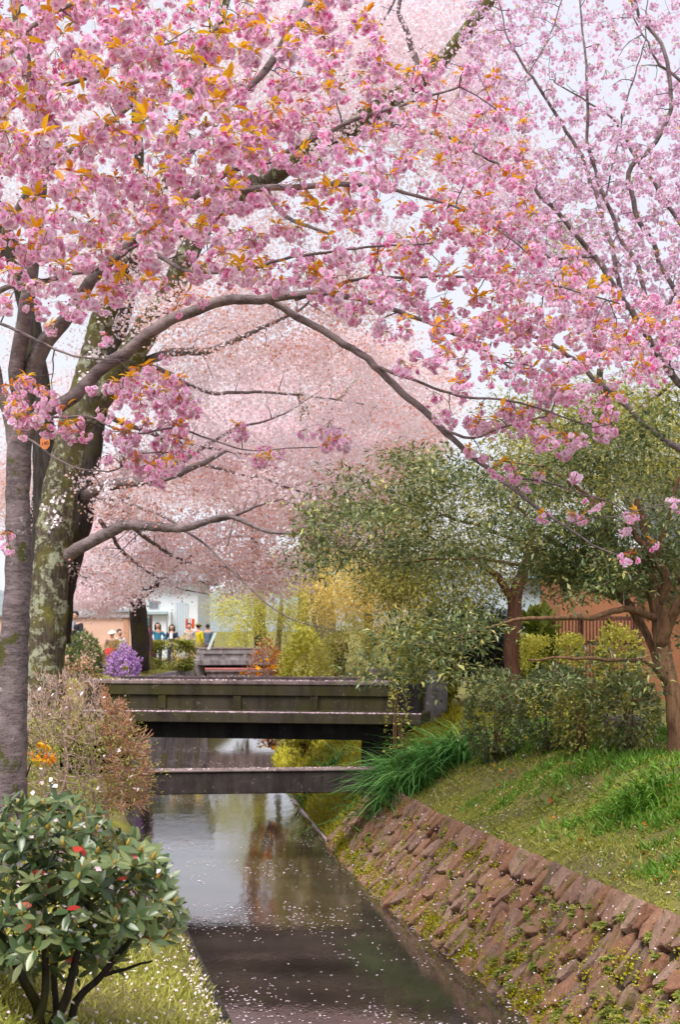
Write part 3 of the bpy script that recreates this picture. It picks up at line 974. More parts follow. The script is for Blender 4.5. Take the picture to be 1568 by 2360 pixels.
def grow(nodes, nrad, anchors, rg, seg=5, sag=.06, tip=.0035, fat=.0045, jit=.05, out=None, sides=4, mat=0, maxr=.03):
    """Join every anchor to the nearest wood by a curved twig; new twigs can carry later ones."""
    cap = len(nodes) + len(anchors) * seg
    Nd = np.empty((cap, 3)); Nr = np.empty(cap)
    m_ = len(nodes); Nd[:m_] = nodes; Nr[:m_] = nrad
    d0 = np.array([np.min(((nodes - a) ** 2).sum(1)) for a in anchors])
    for a in anchors[np.argsort(d0)]:
        dd = ((Nd[:m_] - a) ** 2).sum(1)
        i_ = int(np.argmin(dd)); D_ = math.sqrt(dd[i_])
        if D_ < .02: continue
        p0 = Nd[i_]
        t = np.linspace(0, 1, seg + 1)[:, None]
        mid = (p0 + a) / 2 + rg.normal(0, jit * D_ + .005, 3) + np.array([0, 0, sag * D_])
        pts = (1 - t) ** 2 * p0 + 2 * t * (1 - t) * mid + t ** 2 * a
        pts[1:-1] += rg.normal(0, .018 * D_, (seg - 1, 3))
        r0 = min(Nr[i_] * .75, fat + .007 * D_, maxr)
        rr = r0 + (tip - r0) * t[:, 0] if r0 > tip else np.full(seg + 1, r0 * .9)
        if out is not None: out.tube(pts, rr, sides, mat, cap=False)
        Nd[m_:m_ + seg] = pts[1:]; Nr[m_:m_ + seg] = rr[1:]; m_ += seg
    return Nd[:m_], Nr[:m_]

def inside(poly, x, y):
    poly = np.asarray(poly, float); r_ = np.zeros(len(x), bool); j_ = len(poly) - 1
    for i_ in range(len(poly)):
        xi, yi, xj, yj = *poly[i_], *poly[j_]
        c = ((yi > y) != (yj > y)) & (x < (xj - xi) * (y - yi) / (yj - yi + 1e-9) + xi)
        r_ ^= c; j_ = i_
    return r_

def fill(poly, n, dfun, rg, mind=0):
    """n points of the place whose view falls in a print polygon, d metres ahead."""
    poly = np.asarray(poly, float); lo, hi = poly.min(0), poly.max(0); out_ = []
    pts2 = np.zeros((0, 2)); tries = 0
    while len(out_) < n and tries < n * 60:
        tries += 1
        q = rg.uniform(lo, hi)
        if not inside(poly, q[:1], q[1:])[0]: continue
        if mind and len(pts2) and np.min(((pts2 - q) ** 2).sum(1)) < mind * mind * rg.uniform(.1, 1): continue
        pts2 = np.vstack([pts2, q])
        out_.append(P(q[0], q[1], dfun(q[0], q[1])))
    return np.array(out_)

def ell(cx, cy, rx, ry, n, d0, d1, rg):
    a = rg.normal(size=(n, 3)); a = a / np.linalg.norm(a, axis=1, keepdims=True) * rg.uniform(.25, 1, (n, 1)) ** .5
    d = (d0 + d1) / 2 + a[:, 1] * (d1 - d0) / 2
    return np.array([P(cx + u * rx, cy + w * ry, k) for u, w, k in zip(a[:, 0], a[:, 2], d)])

# ---- double blossom: flowers of ruffled petals hanging in pompoms under young bronze leaves
PET_V = np.array([[-.10, .10, 0], [.10, .10, 0], [-.36, .62, .05], [.36, .62, .0], [-.27, 1.0, .14], [.27, 1.0, .06]], float)
PET_F = np.array([[0, 1, 3, 2], [2, 3, 5, 4]])

def add_flower(mb, c, axis, r, rg, rings=((7, 15), (6, 42), (5, 68)), mat=0, base_t=.55):
    axis = unit(axis)
    x = unit(np.cross(axis, rg.normal(size=3))); y = np.cross(axis, x)
    ft = rg.normal(base_t, .16)
    for n, e in rings:
        th = (np.arange(n) + rg.uniform(0, 1) + rg.normal(0, .12, n)) / n * 2 * math.pi
        ee = np.radians(e + rg.normal(0, 12, n))
        d = np.cos(ee)[:, None] * (np.cos(th)[:, None] * x + np.sin(th)[:, None] * y) + np.sin(ee)[:, None] * axis
        sd = unit(np.cross(np.broadcast_to(axis, d.shape), d)); nz = np.cross(sd, d)
        rot = np.stack([sd, d, nz], -1)
        sc_ = r * rg.uniform(.8, 1.1, n) * (1.0 if e < 30 else .85 if e < 60 else .65)
        scatter(mb, PET_V, PET_F, np.repeat(c[None], n, 0), rot, np.stack([sc_ * 1.15, sc_, sc_], 1), mat,
                np.clip(ft + rg.normal(0, .07, n), 0, 1), [-.28, -.28, .02, .02, .16, .16])

def cluster_mesh(name, mats, rg, nfl, R_, r, base_t=.55, rings=((7, 15), (6, 42), (5, 68)), buds=3):
    mb = MB()
    for k in range(nfl):
        d = rg.normal(size=3); d[2] = -abs(d[2]) * 1.0 + .35; d = unit(d)
        c = d * R_ * rg.uniform(.7, 1.05) + np.array([0, 0, -R_ * .55])
        mb.tube([[0, 0, .0], c * .55 + np.array([0, 0, .01]), c], [.0025, .002, .0022], 3, 1, cap=False)
        add_flower(mb, c, d + rg.normal(0, .35, 3), r * rg.uniform(.8, 1.15), rg, rings, 0, base_t)
    for k in range(buds):
        d = rg.normal(size=3); d[2] = -abs(d[2]); d = unit(d)
        c = d * R_ * rg.uniform(.8, 1.25)
        mb.tube([[0, 0, 0], c], [.002, .002], 3, 1, cap=False)
        scatter(mb, PET_V, PET_F, np.repeat(c[None], 3, 0), frames(np.repeat(d[None], 3, 0) + rg.normal(0, .2, (3, 3)), rg), r * .55, 0, .05)
    return mb

def spray_mesh(rg, n, L, tc=.5):
    mb = MB()
    d = rg.normal(size=(n, 3)); d[:, 2] = d[:, 2] * .5 + .25; d = unit(d)
    s = L * rg.uniform(.6, 1.25, n)
    t0 = tc
    scatter(mb, np.array([[0, 0, 0], [-.17, .35, .05], [.17, .35, .05], [-.15, .7, .02], [.15, .7, .02], [0, .55, -.03], [0, 1, -.16]], float),
            np.array([[0, 5, 1], [0, 2, 5], [1, 5, 3], [2, 4, 5], [3, 5, 6], [5, 4, 6]]),
            d * .012, frames(d, rg, up=np.array([0, 0, 1.0])), s, 0, np.clip(rg.normal(t0, .15, n), 0, 1))
    return mb

rg = np.random.default_rng(21)
POM, SPR = [], []
for k in range(14):
    POM.append(cluster_mesh('blossom_cluster', None, rg, int(rg.integers(4, 14)), rg.uniform(.058, .088), .036, rg.uniform(.48, .70)))
for k in range(8):
    SPR.append(spray_mesh(rg, int(rg.integers(6, 12)), rg.uniform(.085, .125), (.15 + .1 * k)))
POM_ME = [p.mesh('blossom_cluster', [M['petal'], M['pedicel']]) for p in POM]
SPR_ME = [p.mesh('leaf_spray', [M['amber']]) for p in SPR]

def merge_into(dst, src, pos, rot, scale):
    off = dst.n
    for V, T in zip(src.V, src.T):
        W = (V * scale) @ rot.T + pos
        dst.V.append(W.astype(np.float32)); dst.T.append(T); dst.n += len(V)
    for F, Mi, S in zip(src.F, src.M, src.S):
        dst.F.append(F + off); dst.M.append(Mi); dst.S.append(S)

def rzmat(a, tx=0, ty=0):
    return np.array(Matrix.Rotation(a, 3, 'Z') @ Matrix.Rotation(tx, 3, 'X') @ Matrix.Rotation(ty, 3, 'Y'))

def hang_clusters(tree, anchors, rg, scale_fn, leaf_p, poms, pom_me, sprs, spr_me, mats, limit=300):
    px, py = PX(anchors)
    vis = (px > -40) & (px < 1610) & (py > -40) & (py < 2400)
    d = np.where(vis, anchors[:, 1] / np.array([scale_fn(a) for a in anchors]), 1e6)
    near = set(np.argsort(d)[:limit].tolist())
    rest, restl = MB(), MB()
    for i_, a in enumerate(anchors):
        k = int(rg.integers(len(poms))); s = float(scale_fn(a) * rg.uniform(.8, 1.2))
        rz, tx, ty = rg.uniform(0, 6.28), rg.normal(0, .25), rg.normal(0, .25)
        leaf = rg.uniform() < leaf_p(a)
        k2 = int(rg.integers(len(sprs)))
        if len(sprs) == 8:
            yel = py[i_] < 420 and px[i_] < 620
            k2 = int(rg.integers(4, 8)) if yel and rg.uniform() < .75 else int(rg.integers(0, 6))
        rz2 = rg.uniform(0, 6.28); s2 = float(s * rg.uniform(.6, 1.1))
        if i_ in near:
            o = bpy.data.objects.new('blossom_cluster', pom_me[k]); COL.objects.link(o)
            o.parent = tree; o.location = a - np.array(tree.location)
            o.rotation_euler = Matrix(rzmat(rz, tx, ty).tolist()).to_euler(); o.scale = (s, s, s)
            if leaf:
                q = bpy.data.objects.new('leaf_spray', spr_me[k2]); COL.objects.link(q)
                q.parent = o; q.rotation_euler = (rg.normal(0, .3), rg.normal(0, .3), rz2); q.scale = (s2 / s,) * 3
        else:
            merge_into(rest, poms[k], a, rzmat(rz, tx, ty), s)
            if leaf: merge_into(restl, sprs[k2], a, rzmat(rz2, tx, ty), s2)
    if rest.n: rest.build('blossoms', mats[:2], tree, 'stuff')
    if restl.n: restl.build('young_leaves', mats[2:], tree, 'stuff')

# ================================================== the blossoming tree in front, at the left edge
rg = np.random.default_rng(31)
base = P(12, 1960, 12.9)
T1 = thing('cherry_tree', [base[0], base[1], float(terrain(base[0], base[1]))],
           'smooth grey cherry tree at the left edge with arching branch and big pink blossoms', 'tree')
nodes, nrad = [], []
def wood(tree, name, px, mat, sides=8, step=.1, rough=.03, wob=.008, keep=True):
    p, r = limb_pts(px, step, wob, rg)
    if tree.name == 'cherry_tree.002' and name == 'limb': r = np.maximum(r * .78, .004)
    if tree.name == 'cherry_tree' and name == 'limb': r = np.maximum(r * .88, .004)
    mb = MB(); mb.tube(p, r, sides, rough=rough, seed=int(rg.integers(1e6)))
    mb.build(name, mat, tree)
    if keep: nodes.append(p[::2]); nrad.append(r[::2])
    return p, r
wood(T1, 'trunk', [(5, 2060, 12.9, .24), (12, 1880, 12.9, .19), (22, 1700, 12.9, .155), (32, 1500, 12.9, .13), (40, 1300, 12.9, .115), (42, 1150, 12.9, .108), (45, 1040, 12.9, .112),
                   (55, 940, 12.88, .095), (75, 850, 12.85, .085), (100, 790, 12.7, .075), (150, 735, 12.5, .062), (190, 680, 12.3, .056), (215, 640, 12.1, .05), (300, 560, 11.8, .042), (400, 490, 11.6, .036)],
     M['bark_smooth'], 20, .06, .035, .004)
LM = M['bark_limb']
limbs = [
    [(48, 1035, 12.9, .07), (90, 965, 12.85, .078), (160, 918, 12.8, .074), (260, 832, 12.7, .067), (372, 752, 12.6, .062), (480, 706, 12.5, .054), (620, 686, 12.3, .046), (770, 682, 12.1, .03), (900, 712, 11.9, .022), (1050, 770, 11.7, .016), (1180, 850, 11.5, .009)],
    [(590, 690, 12.35, .034), (655, 714, 12.4, .038), (760, 770, 12.3, .038), (862, 842, 12.2, .036), (962, 932, 12.1, .034), (1080, 1042, 12.0, .026), (1200, 1142, 11.9, .02), (1300, 1212, 11.8, .011), (1385, 1262, 11.7, .008), (1450, 1292, 11.7, .005)],
    [(400, 490, 11.6, .034), (470, 440, 11.4, .036), (560, 432, 11.3, .034), (700, 430, 11.2, .028), (830, 432, 11.2, .022), (960, 450, 11.2, .016), (1100, 500, 11.2, .01), (1230, 590, 11.2, .008)],
    [(470, 440, 11.4, .03), (520, 400, 11.3, .032), (620, 370, 11.2, .026), (760, 300, 11.0, .02), (900, 250, 10.9, .014), (1060, 200, 10.8, .009)],
    [(50, 960, 12.9, .085), (42, 850, 12.8, .08), (55, 740, 12.6, .075), (72, 600, 12.4, .072), (88, 460, 12.1, .066), (98, 340, 11.8, .058), (80, 220, 11.5, .05), (48, 90, 11.2, .045), (20, -60, 11, .04)],
    [(40, 1050, 12.9, .075), (18, 960, 12.85, .07), (-10, 860, 12.8, .062), (-30, 720, 12.6, .055), (-10, 600, 12.2, .045), (40, 480, 11.8, .036), (120, 380, 11.2, .03), (230, 300, 10.8, .024), (360, 190, 10.5, .018), (500, 60, 10.2, .012)],
    [(-60, 690, 11.5, .03), (40, 655, 11.2, .026), (140, 640, 11, .023), (240, 610, 10.8, .02), (330, 560, 10.7, .016), (420, 545, 10.6, .01)],
    [(-60, 280, 9.6, .022), (60, 225, 9.6, .02), (170, 185, 9.6, .017), (300, 130, 9.7, .014), (420, 95, 9.8, .01)],
    [(-60, 160, 9.3, .024), (40, 75, 9.2, .022), (120, 30, 9.1, .018), (240, -30, 9, .014)],
    [(560, 215, 10.6, .022), (600, 170, 10.6, .032), (650, 105, 10.7, .036), (700, 35, 10.8, .038), (730, -40, 10.9, .04)],
    [(330, 560, 11.7, .03), (420, 620, 11.5, .02), (560, 620, 11.3, .016), (700, 590, 11.2, .013), (850, 570, 11.1, .01), (1000, 560, 11.0, .008)],
    [(680, 690, 12.25, .02), (800, 650, 12.0, .016), (950, 640, 11.8, .014), (1120, 640, 11.6, .012), (1280, 660, 11.4, .01), (1430, 700, 11.3, .007)],
    [(860, 842, 12.2, .016), (960, 880, 11.9, .014), (1060, 910, 11.7, .012), (1200, 930, 11.5, .010), (1370, 985, 11.4, .006)],
    [(1010, 985, 12.05, .016), (1090, 1010, 11.9, .013), (1150, 985, 11.8, .011), (1260, 960, 11.7, .007)],
    [(95, 965, 12.85, .014), (200, 960, 12.5, .012), (300, 1000, 12.3, .010), (420, 990, 12.1, .009), (560, 1035, 12, .007), (700, 1030, 12, .005), (770, 1025, 12, .004)],
    [(60, 1010, 12.8, .012), (130, 1060, 12.6, .010), (250, 1085, 12.4, .009), (330, 1045, 12.2, .007), (430, 1040, 12.1, .005)],
    [(-40, 730, 11.8, .016), (60, 770, 11.7, .014), (150, 815, 11.7, .011), (270, 830, 11.7, .007)],
    [(1150, 1100, 11.95, .012), (1250, 1110, 11.8, .009), (1350, 1140, 11.7, .007), (1420, 1165, 11.7, .006), (1500, 1255, 11.7, .004)],
    [(1300, 1212, 11.8, .007), (1350, 1195, 11.8, .006), (1420, 1190, 11.8, .005), (1490, 1170, 11.8, .004), (1560, 1160, 11.8, .003)],
]
for L_ in limbs: wood(T1, 'limb', L_, LM, 8, .09, .03, .01)
nd, nr = np.vstack(nodes), np.concatenate(nrad)

Dfore = lambda x, y: 8.9 + 2.9 * np.clip(x / 1300, 0, 1) + 1.2 * np.clip((y - 200) / 600, 0, 1) * np.clip(1 - x / 900, 0, 1) + rg.normal(0, .75)
A_ = [(-80, -80), (700, -80), (860, -20), (900, 110), (1010, 110), (1150, 170), (1230, 270), (1230, 430), (1310, 560), (1420, 650), (1570, 680), (1640, 750), (1480, 880), (1320, 900), (1200, 900),
      (1060, 930), (960, 860), (850, 770), (740, 690), (600, 640), (450, 640), (300, 690), (120, 720), (-80, 700)]
anc = [fill(A_, 800, Dfore, rg, 21)]
anc.append(fill([(-60, -60), (420, -60), (620, 300), (440, 640), (300, 690), (-60, 690)], 120, lambda x, y: 8.9 + rg.normal(0, .4), rg, 22))
anc.append(fill([(900, 470), (1100, 470), (1250, 560), (1240, 760), (1020, 800), (900, 640)], 60, lambda x, y: 11.4 + rg.normal(0, .4), rg, 18))
anc.append(fill([(1180, 620), (1420, 670), (1600, 690), (1620, 800), (1500, 880), (1300, 900), (1180, 880)], 75, lambda x, y: 11.5 + rg.normal(0, .4), rg, 18))
anc.append(fill([(240, 860), (300, 840), (400, 850), (470, 900), (460, 1050), (380, 1100), (250, 1060), (230, 940)], 60, lambda x, y: 12.1 + rg.normal(0, .3), rg, 18))
anc.append(fill([(0, 880), (90, 870), (200, 960), (200, 1005), (130, 1005), (30, 960)], 22, lambda x, y: 12.0 + rg.normal(0, .2), rg, 22))
anc.append(fill([(960, 860), (1060, 930), (1200, 910), (1420, 880), (1480, 880), (1390, 1010), (1340, 1030), (1180, 990), (1070, 1000), (1000, 940)], 52, lambda x, y: 11.6 + rg.normal(0, .3), rg, 18))
singles = [(60, 880), (85, 900), (30, 930), (120, 960), (420, 1045), (440, 1060), (395, 1075), (350, 1085), (705, 1000), (780, 1000), (760, 985), (560, 1010), (530, 1000), (640, 1050), (600, 1065), (245, 1060), (210, 905), (45, 1010), (240, 785), (385, 830), (300, 880), (545, 990), (565, 1005), (610, 1040), (625, 1065), (740, 1000), (765, 1018), (790, 1025), (755, 1035), (1085, 1045), (1110, 1060), (1150, 1082), (1180, 1085), (1190, 1105),
           (1245, 1040), (1215, 1130), (1245, 1105), (1330, 1105), (1255, 1195), (1320, 1200), (1345, 1205), (1370, 1160), (1455, 1195), (1440, 1225), (1465, 1190), (1505, 1258), (1452, 1288), (1555, 1155), (1565, 1175), (1300, 1050),
           (15, 1240), (20, 1268), (430, 690), (470, 700), (640, 670), (760, 660), (800, 665), (410, 720), (170, 985), (150, 990), (115, 760), (180, 730), (240, 720)]
anc.append(np.array([P(x, y - 12, Dfore(x, y) * .2 + 11.8 * .8 if x > 250 else 12.2) for x, y in singles]))
anc = np.vstack(anc)
tw = MB()
nd2, nr2 = grow(nd, nr, anc + [0, 0, .015], rg, out=tw)
# bare side twigs between the flowers
bare = fill(A_, 620, Dfore, rg, 16)
grow(nd2, nr2, bare, rg, out=tw, tip=.003, fat=.0045)
tw.build('twigs', M['twig'], T1, 'stuff')
def f_scale(a):
    x, y = PX(a)
    return .80 if x > 900 else .88
def f_leaf(a):
    x, y = PX(a)
    return .62
hang_clusters(T1, anc, rg, f_scale, f_leaf, POM, POM_ME, SPR, SPR_ME, [M['petal'], M['pedicel'], M['amber']])
# numbered tag on its trunk
tp = P(103, 1020, 12.6)
tg = thing('number_tag', tp, 'small orange number tag hanging by the fork of the grey cherry trunk', 'tag')
mb = MB(); hw, hh = .042, .058
out8 = [(-hw * .45, -hh), (hw * .45, -hh), (hw, -hh * .45), (hw, hh * .45), (hw * .45, hh), (-hw * .45, hh), (-hw, hh * .45), (-hw, -hh * .45)]
V = [[tp[0] + x, tp[1] + y, tp[2] + z] for y in (-.006, .006) for x, z in out8]
mb.add(V, [list(range(8))]); mb.F.append(np.array([list(range(15, 7, -1))], dtype=np.int32)); mb.M.append(np.zeros(1, np.int32)); mb.S.append(np.full(1, False))
mb.F.append(np.array([[k, k + 8, (k + 1) % 8 + 8, (k + 1) % 8] for k in range(8)], dtype=np.int32)); mb.M.append(np.zeros(8, np.int32)); mb.S.append(np.full(8, False))
mb.build('plate', plain('tag_orange', (.80, .30, .10), .5, .08), tg)
mb = MB(); mb.tube([tp + [-.005, -.002, .045], tp + [-.03, .05, .09], tp + [-.06, .1, .10]], [.003] * 3, 4); mb.build('cord', M['twig'], tg)
tc = bpy.data.curves.new('digits', 'FONT'); tc.body = '140'; tc.size = .044; tc.extrude = .001; tc.align_x = 'CENTER'; tc.align_y = 'CENTER'
tc.materials.append(plain('tag_ink', (.25, .05, .03), .6, .05))
to = bpy.data.objects.new('digits', tc); COL.objects.link(to)
bpy.context.view_layer.update()
tm = bpy.data.meshes.new_from_object(to.evaluated_get(bpy.context.evaluated_depsgraph_get()))
bpy.data.objects.remove(to)
to = bpy.data.objects.new('digits', tm); COL.objects.link(to); to.parent = tg; to.location = (0, -.0085, -.008)
to.rotation_euler = (math.radians(90), math.radians(-12), 0)
# ================================================== the old mossy cherry behind it
def bits(mb, anchors, n_each, spread, size, rg, tint_c=.5, tint_s=.25, flat=1.0, tpl=FLAKE_V, tplF=FLAKE_F, mat=0):
    idx = np.repeat(np.arange(len(anchors)), n_each)
    at = rg.normal(tint_c, tint_s * .5, len(anchors))
    p = anchors[idx] + rg.normal(0, spread, (len(idx), 3)) * [1, 1, flat]
    scatter(mb, tpl, tplF, p, frames(rg.normal(size=(len(idx), 3)), rg), size * rg.uniform(.7, 1.3, len(idx)), mat, np.clip(at[idx] + rg.normal(0, tint_s, len(idx)), 0, 1))

rg = np.random.default_rng(41)
base = P(98, 1665, 24)
T2 = thing('cherry_tree', [base[0], base[1], float(terrain(base[0], base[1]))],
           'thick mossy old cherry tree behind the grey trunk on the left with small pale blossoms', 'tree')
nodes, nrad = [], []
BM = M['bark_mossy']
wood(T2, 'trunk', [(94, 1690, 24, .42), (98, 1600, 24, .36), (103, 1500, 24, .335), (112, 1380, 24, .315), (126, 1230, 24, .30), (143, 1110, 24, .28), (165, 1000, 24, .25), (202, 870, 24, .225), (228, 760, 24, .20),
                   (262, 670, 23.8, .17), (320, 550, 23.6, .15), (370, 430, 23.2, .12), (430, 250, 22.8, .09), (510, 40, 22, .06), (540, -60, 22, .05)], BM, 26, .11, .055, .01)
wood(T2, 'limb', [(165, 1000, 24, .20), (240, 900, 23.6, .22), (300, 820, 23.2, .22), (345, 750, 22.9, .21), (390, 680, 22.6, .19), (440, 570, 22.2, .17), (500, 480, 21.8, .15), (600, 420, 21, .145), (720, 350, 20.3, .14), (850, 268, 19.6, .135),
                  (945, 200, 19.2, .125), (1010, 150, 19, .10), (1060, 90, 18.8, .09), (1140, -20, 18.6, .08), (1180, -80, 18.5, .07)], BM, 18, .11, .05, .01)
wood(T2, 'limb', [(100, 1560, 24.6, .24), (95, 1350, 24.8, .22), (105, 1150, 25, .22), (100, 1000, 25, .20), (85, 850, 25, .18), (60, 700, 25, .17), (20, 560, 25, .15), (-40, 400, 25, .12)], M['bark_dark'], 14, .14, .05, .01)
wood(T2, 'limb', [(128, 1480, 24.5, .24), (150, 1330, 24.6, .21), (190, 1190, 24.9, .19), (210, 1050, 25.1, .18), (240, 880, 25.2, .16), (300, 660, 25.3, .12), (320, 400, 25, .09), (300, 100, 25, .06)], M['bark_dark'], 14, .14, .05, .01)
lm2 = [
    [(140, 1295, 24, .12), (180, 1265, 23.7, .115), (232, 1236, 23.4, .105), (300, 1208, 23, .09), (380, 1216, 22.6, .075), (440, 1214, 22.3, .062), (482, 1200, 22, .052), (540, 1192, 21.8, .04), (610, 1226, 21.6, .03), (700, 1232, 21.4, .022), (770, 1234, 21.2, .012)],
    [(470, 1204, 22, .035), (530, 1190, 21.9, .03), (590, 1170, 21.6, .02), (650, 1150, 21.4, .012)],
    [(190, 1150, 24.2, .11), (230, 1122, 23.8, .10), (300, 1112, 23.4, .09), (370, 1104, 23, .078), (430, 1082, 22.7, .062), (456, 1070, 22.6, .05), (520, 1040, 22.3, .025)],
    [(240, 880, 24.2, .09), (330, 835, 23.4, .08), (400, 812, 22.9, .07), (465, 808, 22.6, .06), (540, 786, 22.3, .045), (600, 757, 22, .035), (680, 720, 21.6, .02), (760, 640, 21.2, .012)],
    [(220, 1150, 23.8, .03), (300, 1160, 23.4, .025), (390, 1200, 22.8, .022), (500, 1280, 22.2, .018), (600, 1380, 21.8, .014), (680, 1430, 21.6, .010), (760, 1450, 21.5, .006)],
    [(250, 960, 24.5, .05), (380, 1010, 25, .035), (520, 1040, 25.5, .024), (700, 1065, 26, .012)],
    [(300, 820, 23.6, .05), (480, 900, 24.5, .035), (640, 905, 25.2, .024), (870, 935, 26, .012)],
    [(400, 1080, 23.5, .035), (520, 1000, 24, .026), (640, 960, 24.5, .016), (740, 900, 25, .008)],
    [(300, 1212, 23.4, .04), (420, 1290, 25, .028), (560, 1310, 26, .018), (720, 1300, 27, .008)],
    [(456, 1070, 22.8, .03), (620, 1110, 23.6, .022), (780, 1160, 24.5, .010)],
    [(230, 1200, 24, .04), (300, 1290, 26, .028), (400, 1350, 27, .016), (480, 1370, 27.5, .008)],
    [(540, 1195, 21.8, .014), (535, 1230, 21.7, .012), (525, 1260, 21.7, .006)],
    [(700, 360, 20.4, .05), (780, 200, 20, .035), (880, 60, 19.6, .02), (940, -60, 19.4, .015)],
    [(945, 200, 19.2, .05), (960, 140, 19.2, .045), (935, 70, 19.1, .04), (920, 30, 19.1, .03), (935, -40, 19, .025)],
    [(370, 430, 23.2, .06), (480, 300, 22.6, .045), (600, 180, 22, .03), (720, 60, 21.4, .02)],
    [(600, 420, 21, .05), (660, 500, 20.6, .03), (760, 540, 20.2, .02)],
    [(850, 268, 19.6, .04), (960, 300, 19.2, .03), (1080, 330, 19, .02), (1180, 400, 19, .01)],
]
for L_ in lm2: wood(T2, 'limb', L_, M['bark_limb'], 8, .14, .03, .012)
nd, nr = np.vstack(nodes), np.concatenate(nrad)
a2 = np.vstack([
    ell(330, 300, 420, 380, 420, 21, 27, rg), ell(760, 150, 280, 240, 330, 18, 23, rg), ell(560, 620, 420, 260, 380, 20, 27, rg), ell(640, 950, 360, 220, 430, 22, 30, rg),
    ell(420, 1140, 260, 120, 270, 22, 28, rg), ell(540, 1270, 190, 75, 130, 23, 30, rg), ell(420, 1290, 150, 75, 130, 24, 30, rg), ell(300, 1280, 120, 70, 70, 25, 30, rg), ell(620, 1330, 120, 45, 60, 24, 30, rg), ell(120, 600, 200, 400, 130, 25, 29, rg), ell(1000, 180, 170, 260, 170, 18, 22, rg), ell(1120, 420, 150, 150, 70, 18, 21, rg), ell(660, 1130, 190, 110, 130, 21, 27, rg)])
a2 = a2[vnoise(a2, 1.1, 78) + rg.normal(0, .25, len(a2)) > np.where(PX(a2)[1] > 880, .02, -.42)]
a2 = np.vstack([a2, fill([(170, 1340), (330, 1380), (460, 1350), (640, 1380), (720, 1330), (700, 1260), (430, 1300), (200, 1290)], 60, lambda x, y: 26 + rg.normal(0, 1.5), rg, 20)])
tw = MB(); nd2, nr2 = grow(nd, nr, a2, rg, out=tw, sides=3, fat=.008, tip=.004, maxr=.02)
tw.build('twigs', M['twig'], T2, 'stuff')
bl = MB()
bits(bl, a2, 50, .18, .04, rg, .74, .18, .6)
bl.build('blossoms', M['petal_far'], T2, 'stuff')
bl = MB(); sel = a2[(PX(a2)[1] > 600)]
bits(bl, sel[vnoise(sel, .55, 77) + rg.normal(0, .25, len(sel)) > .30], 46, .22, .034, rg, .40, .22, .5)
bl.build('red_buds', M['petal_orange'], T2, 'stuff')
# white blossoms low on the trunk
ww = np.vstack([ell(200, 840, 50, 60, 4, 23.2, 23.6, rg), ell(230, 1110, 30, 30, 5, 23.2, 23.6, rg), ell(125, 1190, 20, 60, 4, 23.4, 23.6, rg)])
bl = MB(); bits(bl, ww, 16, .07, .05, rg, .9, .1); bl.build('sprout_blossoms', M['fallen'], T2, 'stuff')

# ================================================== the cherry on the right bank, out of the frame but for its branches
rg = np.random.default_rng(51)
base = np.array([6.3, 17.5, 0]); base[2] = float(terrain(base[0], base[1]))
T3 = thing('cherry_tree', base, 'slender cherry tree leaning in from the right with thin dark branches and lilac pink blossoms', 'tree')
nodes, nrad = [], []
tb = lambda x, y, d, r: (x, y, d, r)
def px_of(w): a, b = PX(np.array(w)); return float(a), float(b), float(w[1])
bx_ = px_of(base)
wood(T3, 'trunk', [(bx_[0], bx_[1] + 20, 17.5, .19), (1890, 1500, 17.4, .15), (1840, 1250, 17.2, .13), (1780, 1000, 17, .11), (1760, 700, 16.8, .09), (1770, 300, 16.6, .06), (1760, -100, 16.5, .04)], M['bark_limb'], 12, .14)
lm3 = [
    [(1800, 1150, 17.1, .07), (1680, 1110, 17, .06), (1568, 1050, 16.8, .052), (1470, 965, 16.6, .046), (1390, 890, 16.4, .04), (1310, 820, 16.3, .032), (1220, 765, 16.2, .024), (1130, 730, 16.1, .014)],
    [(1770, 950, 17, .07), (1640, 930, 16.8, .06), (1568, 880, 16.6, .054), (1500, 790, 16.4, .05), (1430, 680, 16.2, .046), (1370, 590, 16.1, .042), (1330, 540, 16, .038), (1230, 440, 15.8, .03), (1130, 370, 15.6, .02), (1040, 310, 15.4, .010)],
    [(1430, 690, 16.2, .036), (1410, 560, 16.1, .034), (1360, 420, 16, .030), (1290, 280, 15.9, .026), (1220, 170, 15.8, .02), (1170, 90, 15.7, .014), (1150, 0, 15.6, .01)],
    [(1500, 790, 16.4, .038), (1480, 640, 16.3, .034), (1400, 470, 16.2, .03), (1360, 330, 16.1, .024), (1350, 180, 16, .02), (1340, 0, 16, .012), (1335, -60, 16, .01)],
    [(1568, 700, 16.6, .04), (1500, 560, 16.5, .038), (1450, 400, 16.4, .04), (1500, 340, 16.4, .036), (1550, 240, 16.3, .032), (1530, 120, 16.2, .028), (1470, 20, 16.1, .022), (1450, -60, 16, .018)],
    [(1760, 700, 16.8, .05), (1640, 600, 16.6, .04), (1568, 520, 16.5, .034), (1450, 330, 16.3, .022), (1380, 250, 16.2, .016), (1280, 190, 16.1, .010)],
    [(1765, 400, 16.7, .04), (1640, 260, 16.5, .03), (1530, 150, 16.3, .02), (1470, 60, 16.2, .012), (1440, -60, 16.2, .01)],
    [(1370, 590, 16.1, .03), (1290, 600, 15.9, .022), (1200, 560, 15.8, .015), (1130, 500, 15.7, .010), (1090, 440, 15.7, .006)],
    [(1470, 965, 16.6, .03), (1410, 900, 16.8, .03), (1400, 930, 16.9, .028), (1415, 1000, 17, .02)],
    [(1568, 880, 16.6, .03), (1530, 760, 16.4, .026), (1568, 640, 16.3, .02)],
    [(1220, 170, 15.8, .012), (1280, 60, 15.8, .010), (1320, -60, 15.8, .008)],
    [(1400, 470, 16.2, .014), (1440, 260, 16.1, .012), (1480, 110, 16, .01), (1500, -40, 16, .008)],
]
for L_ in lm3: wood(T3, 'limb', L_, M['bark_dark'] if False else M['bark_limb'], 7, .12, .03, .02)
nd, nr = np.vstack(nodes), np.concatenate(nrad)
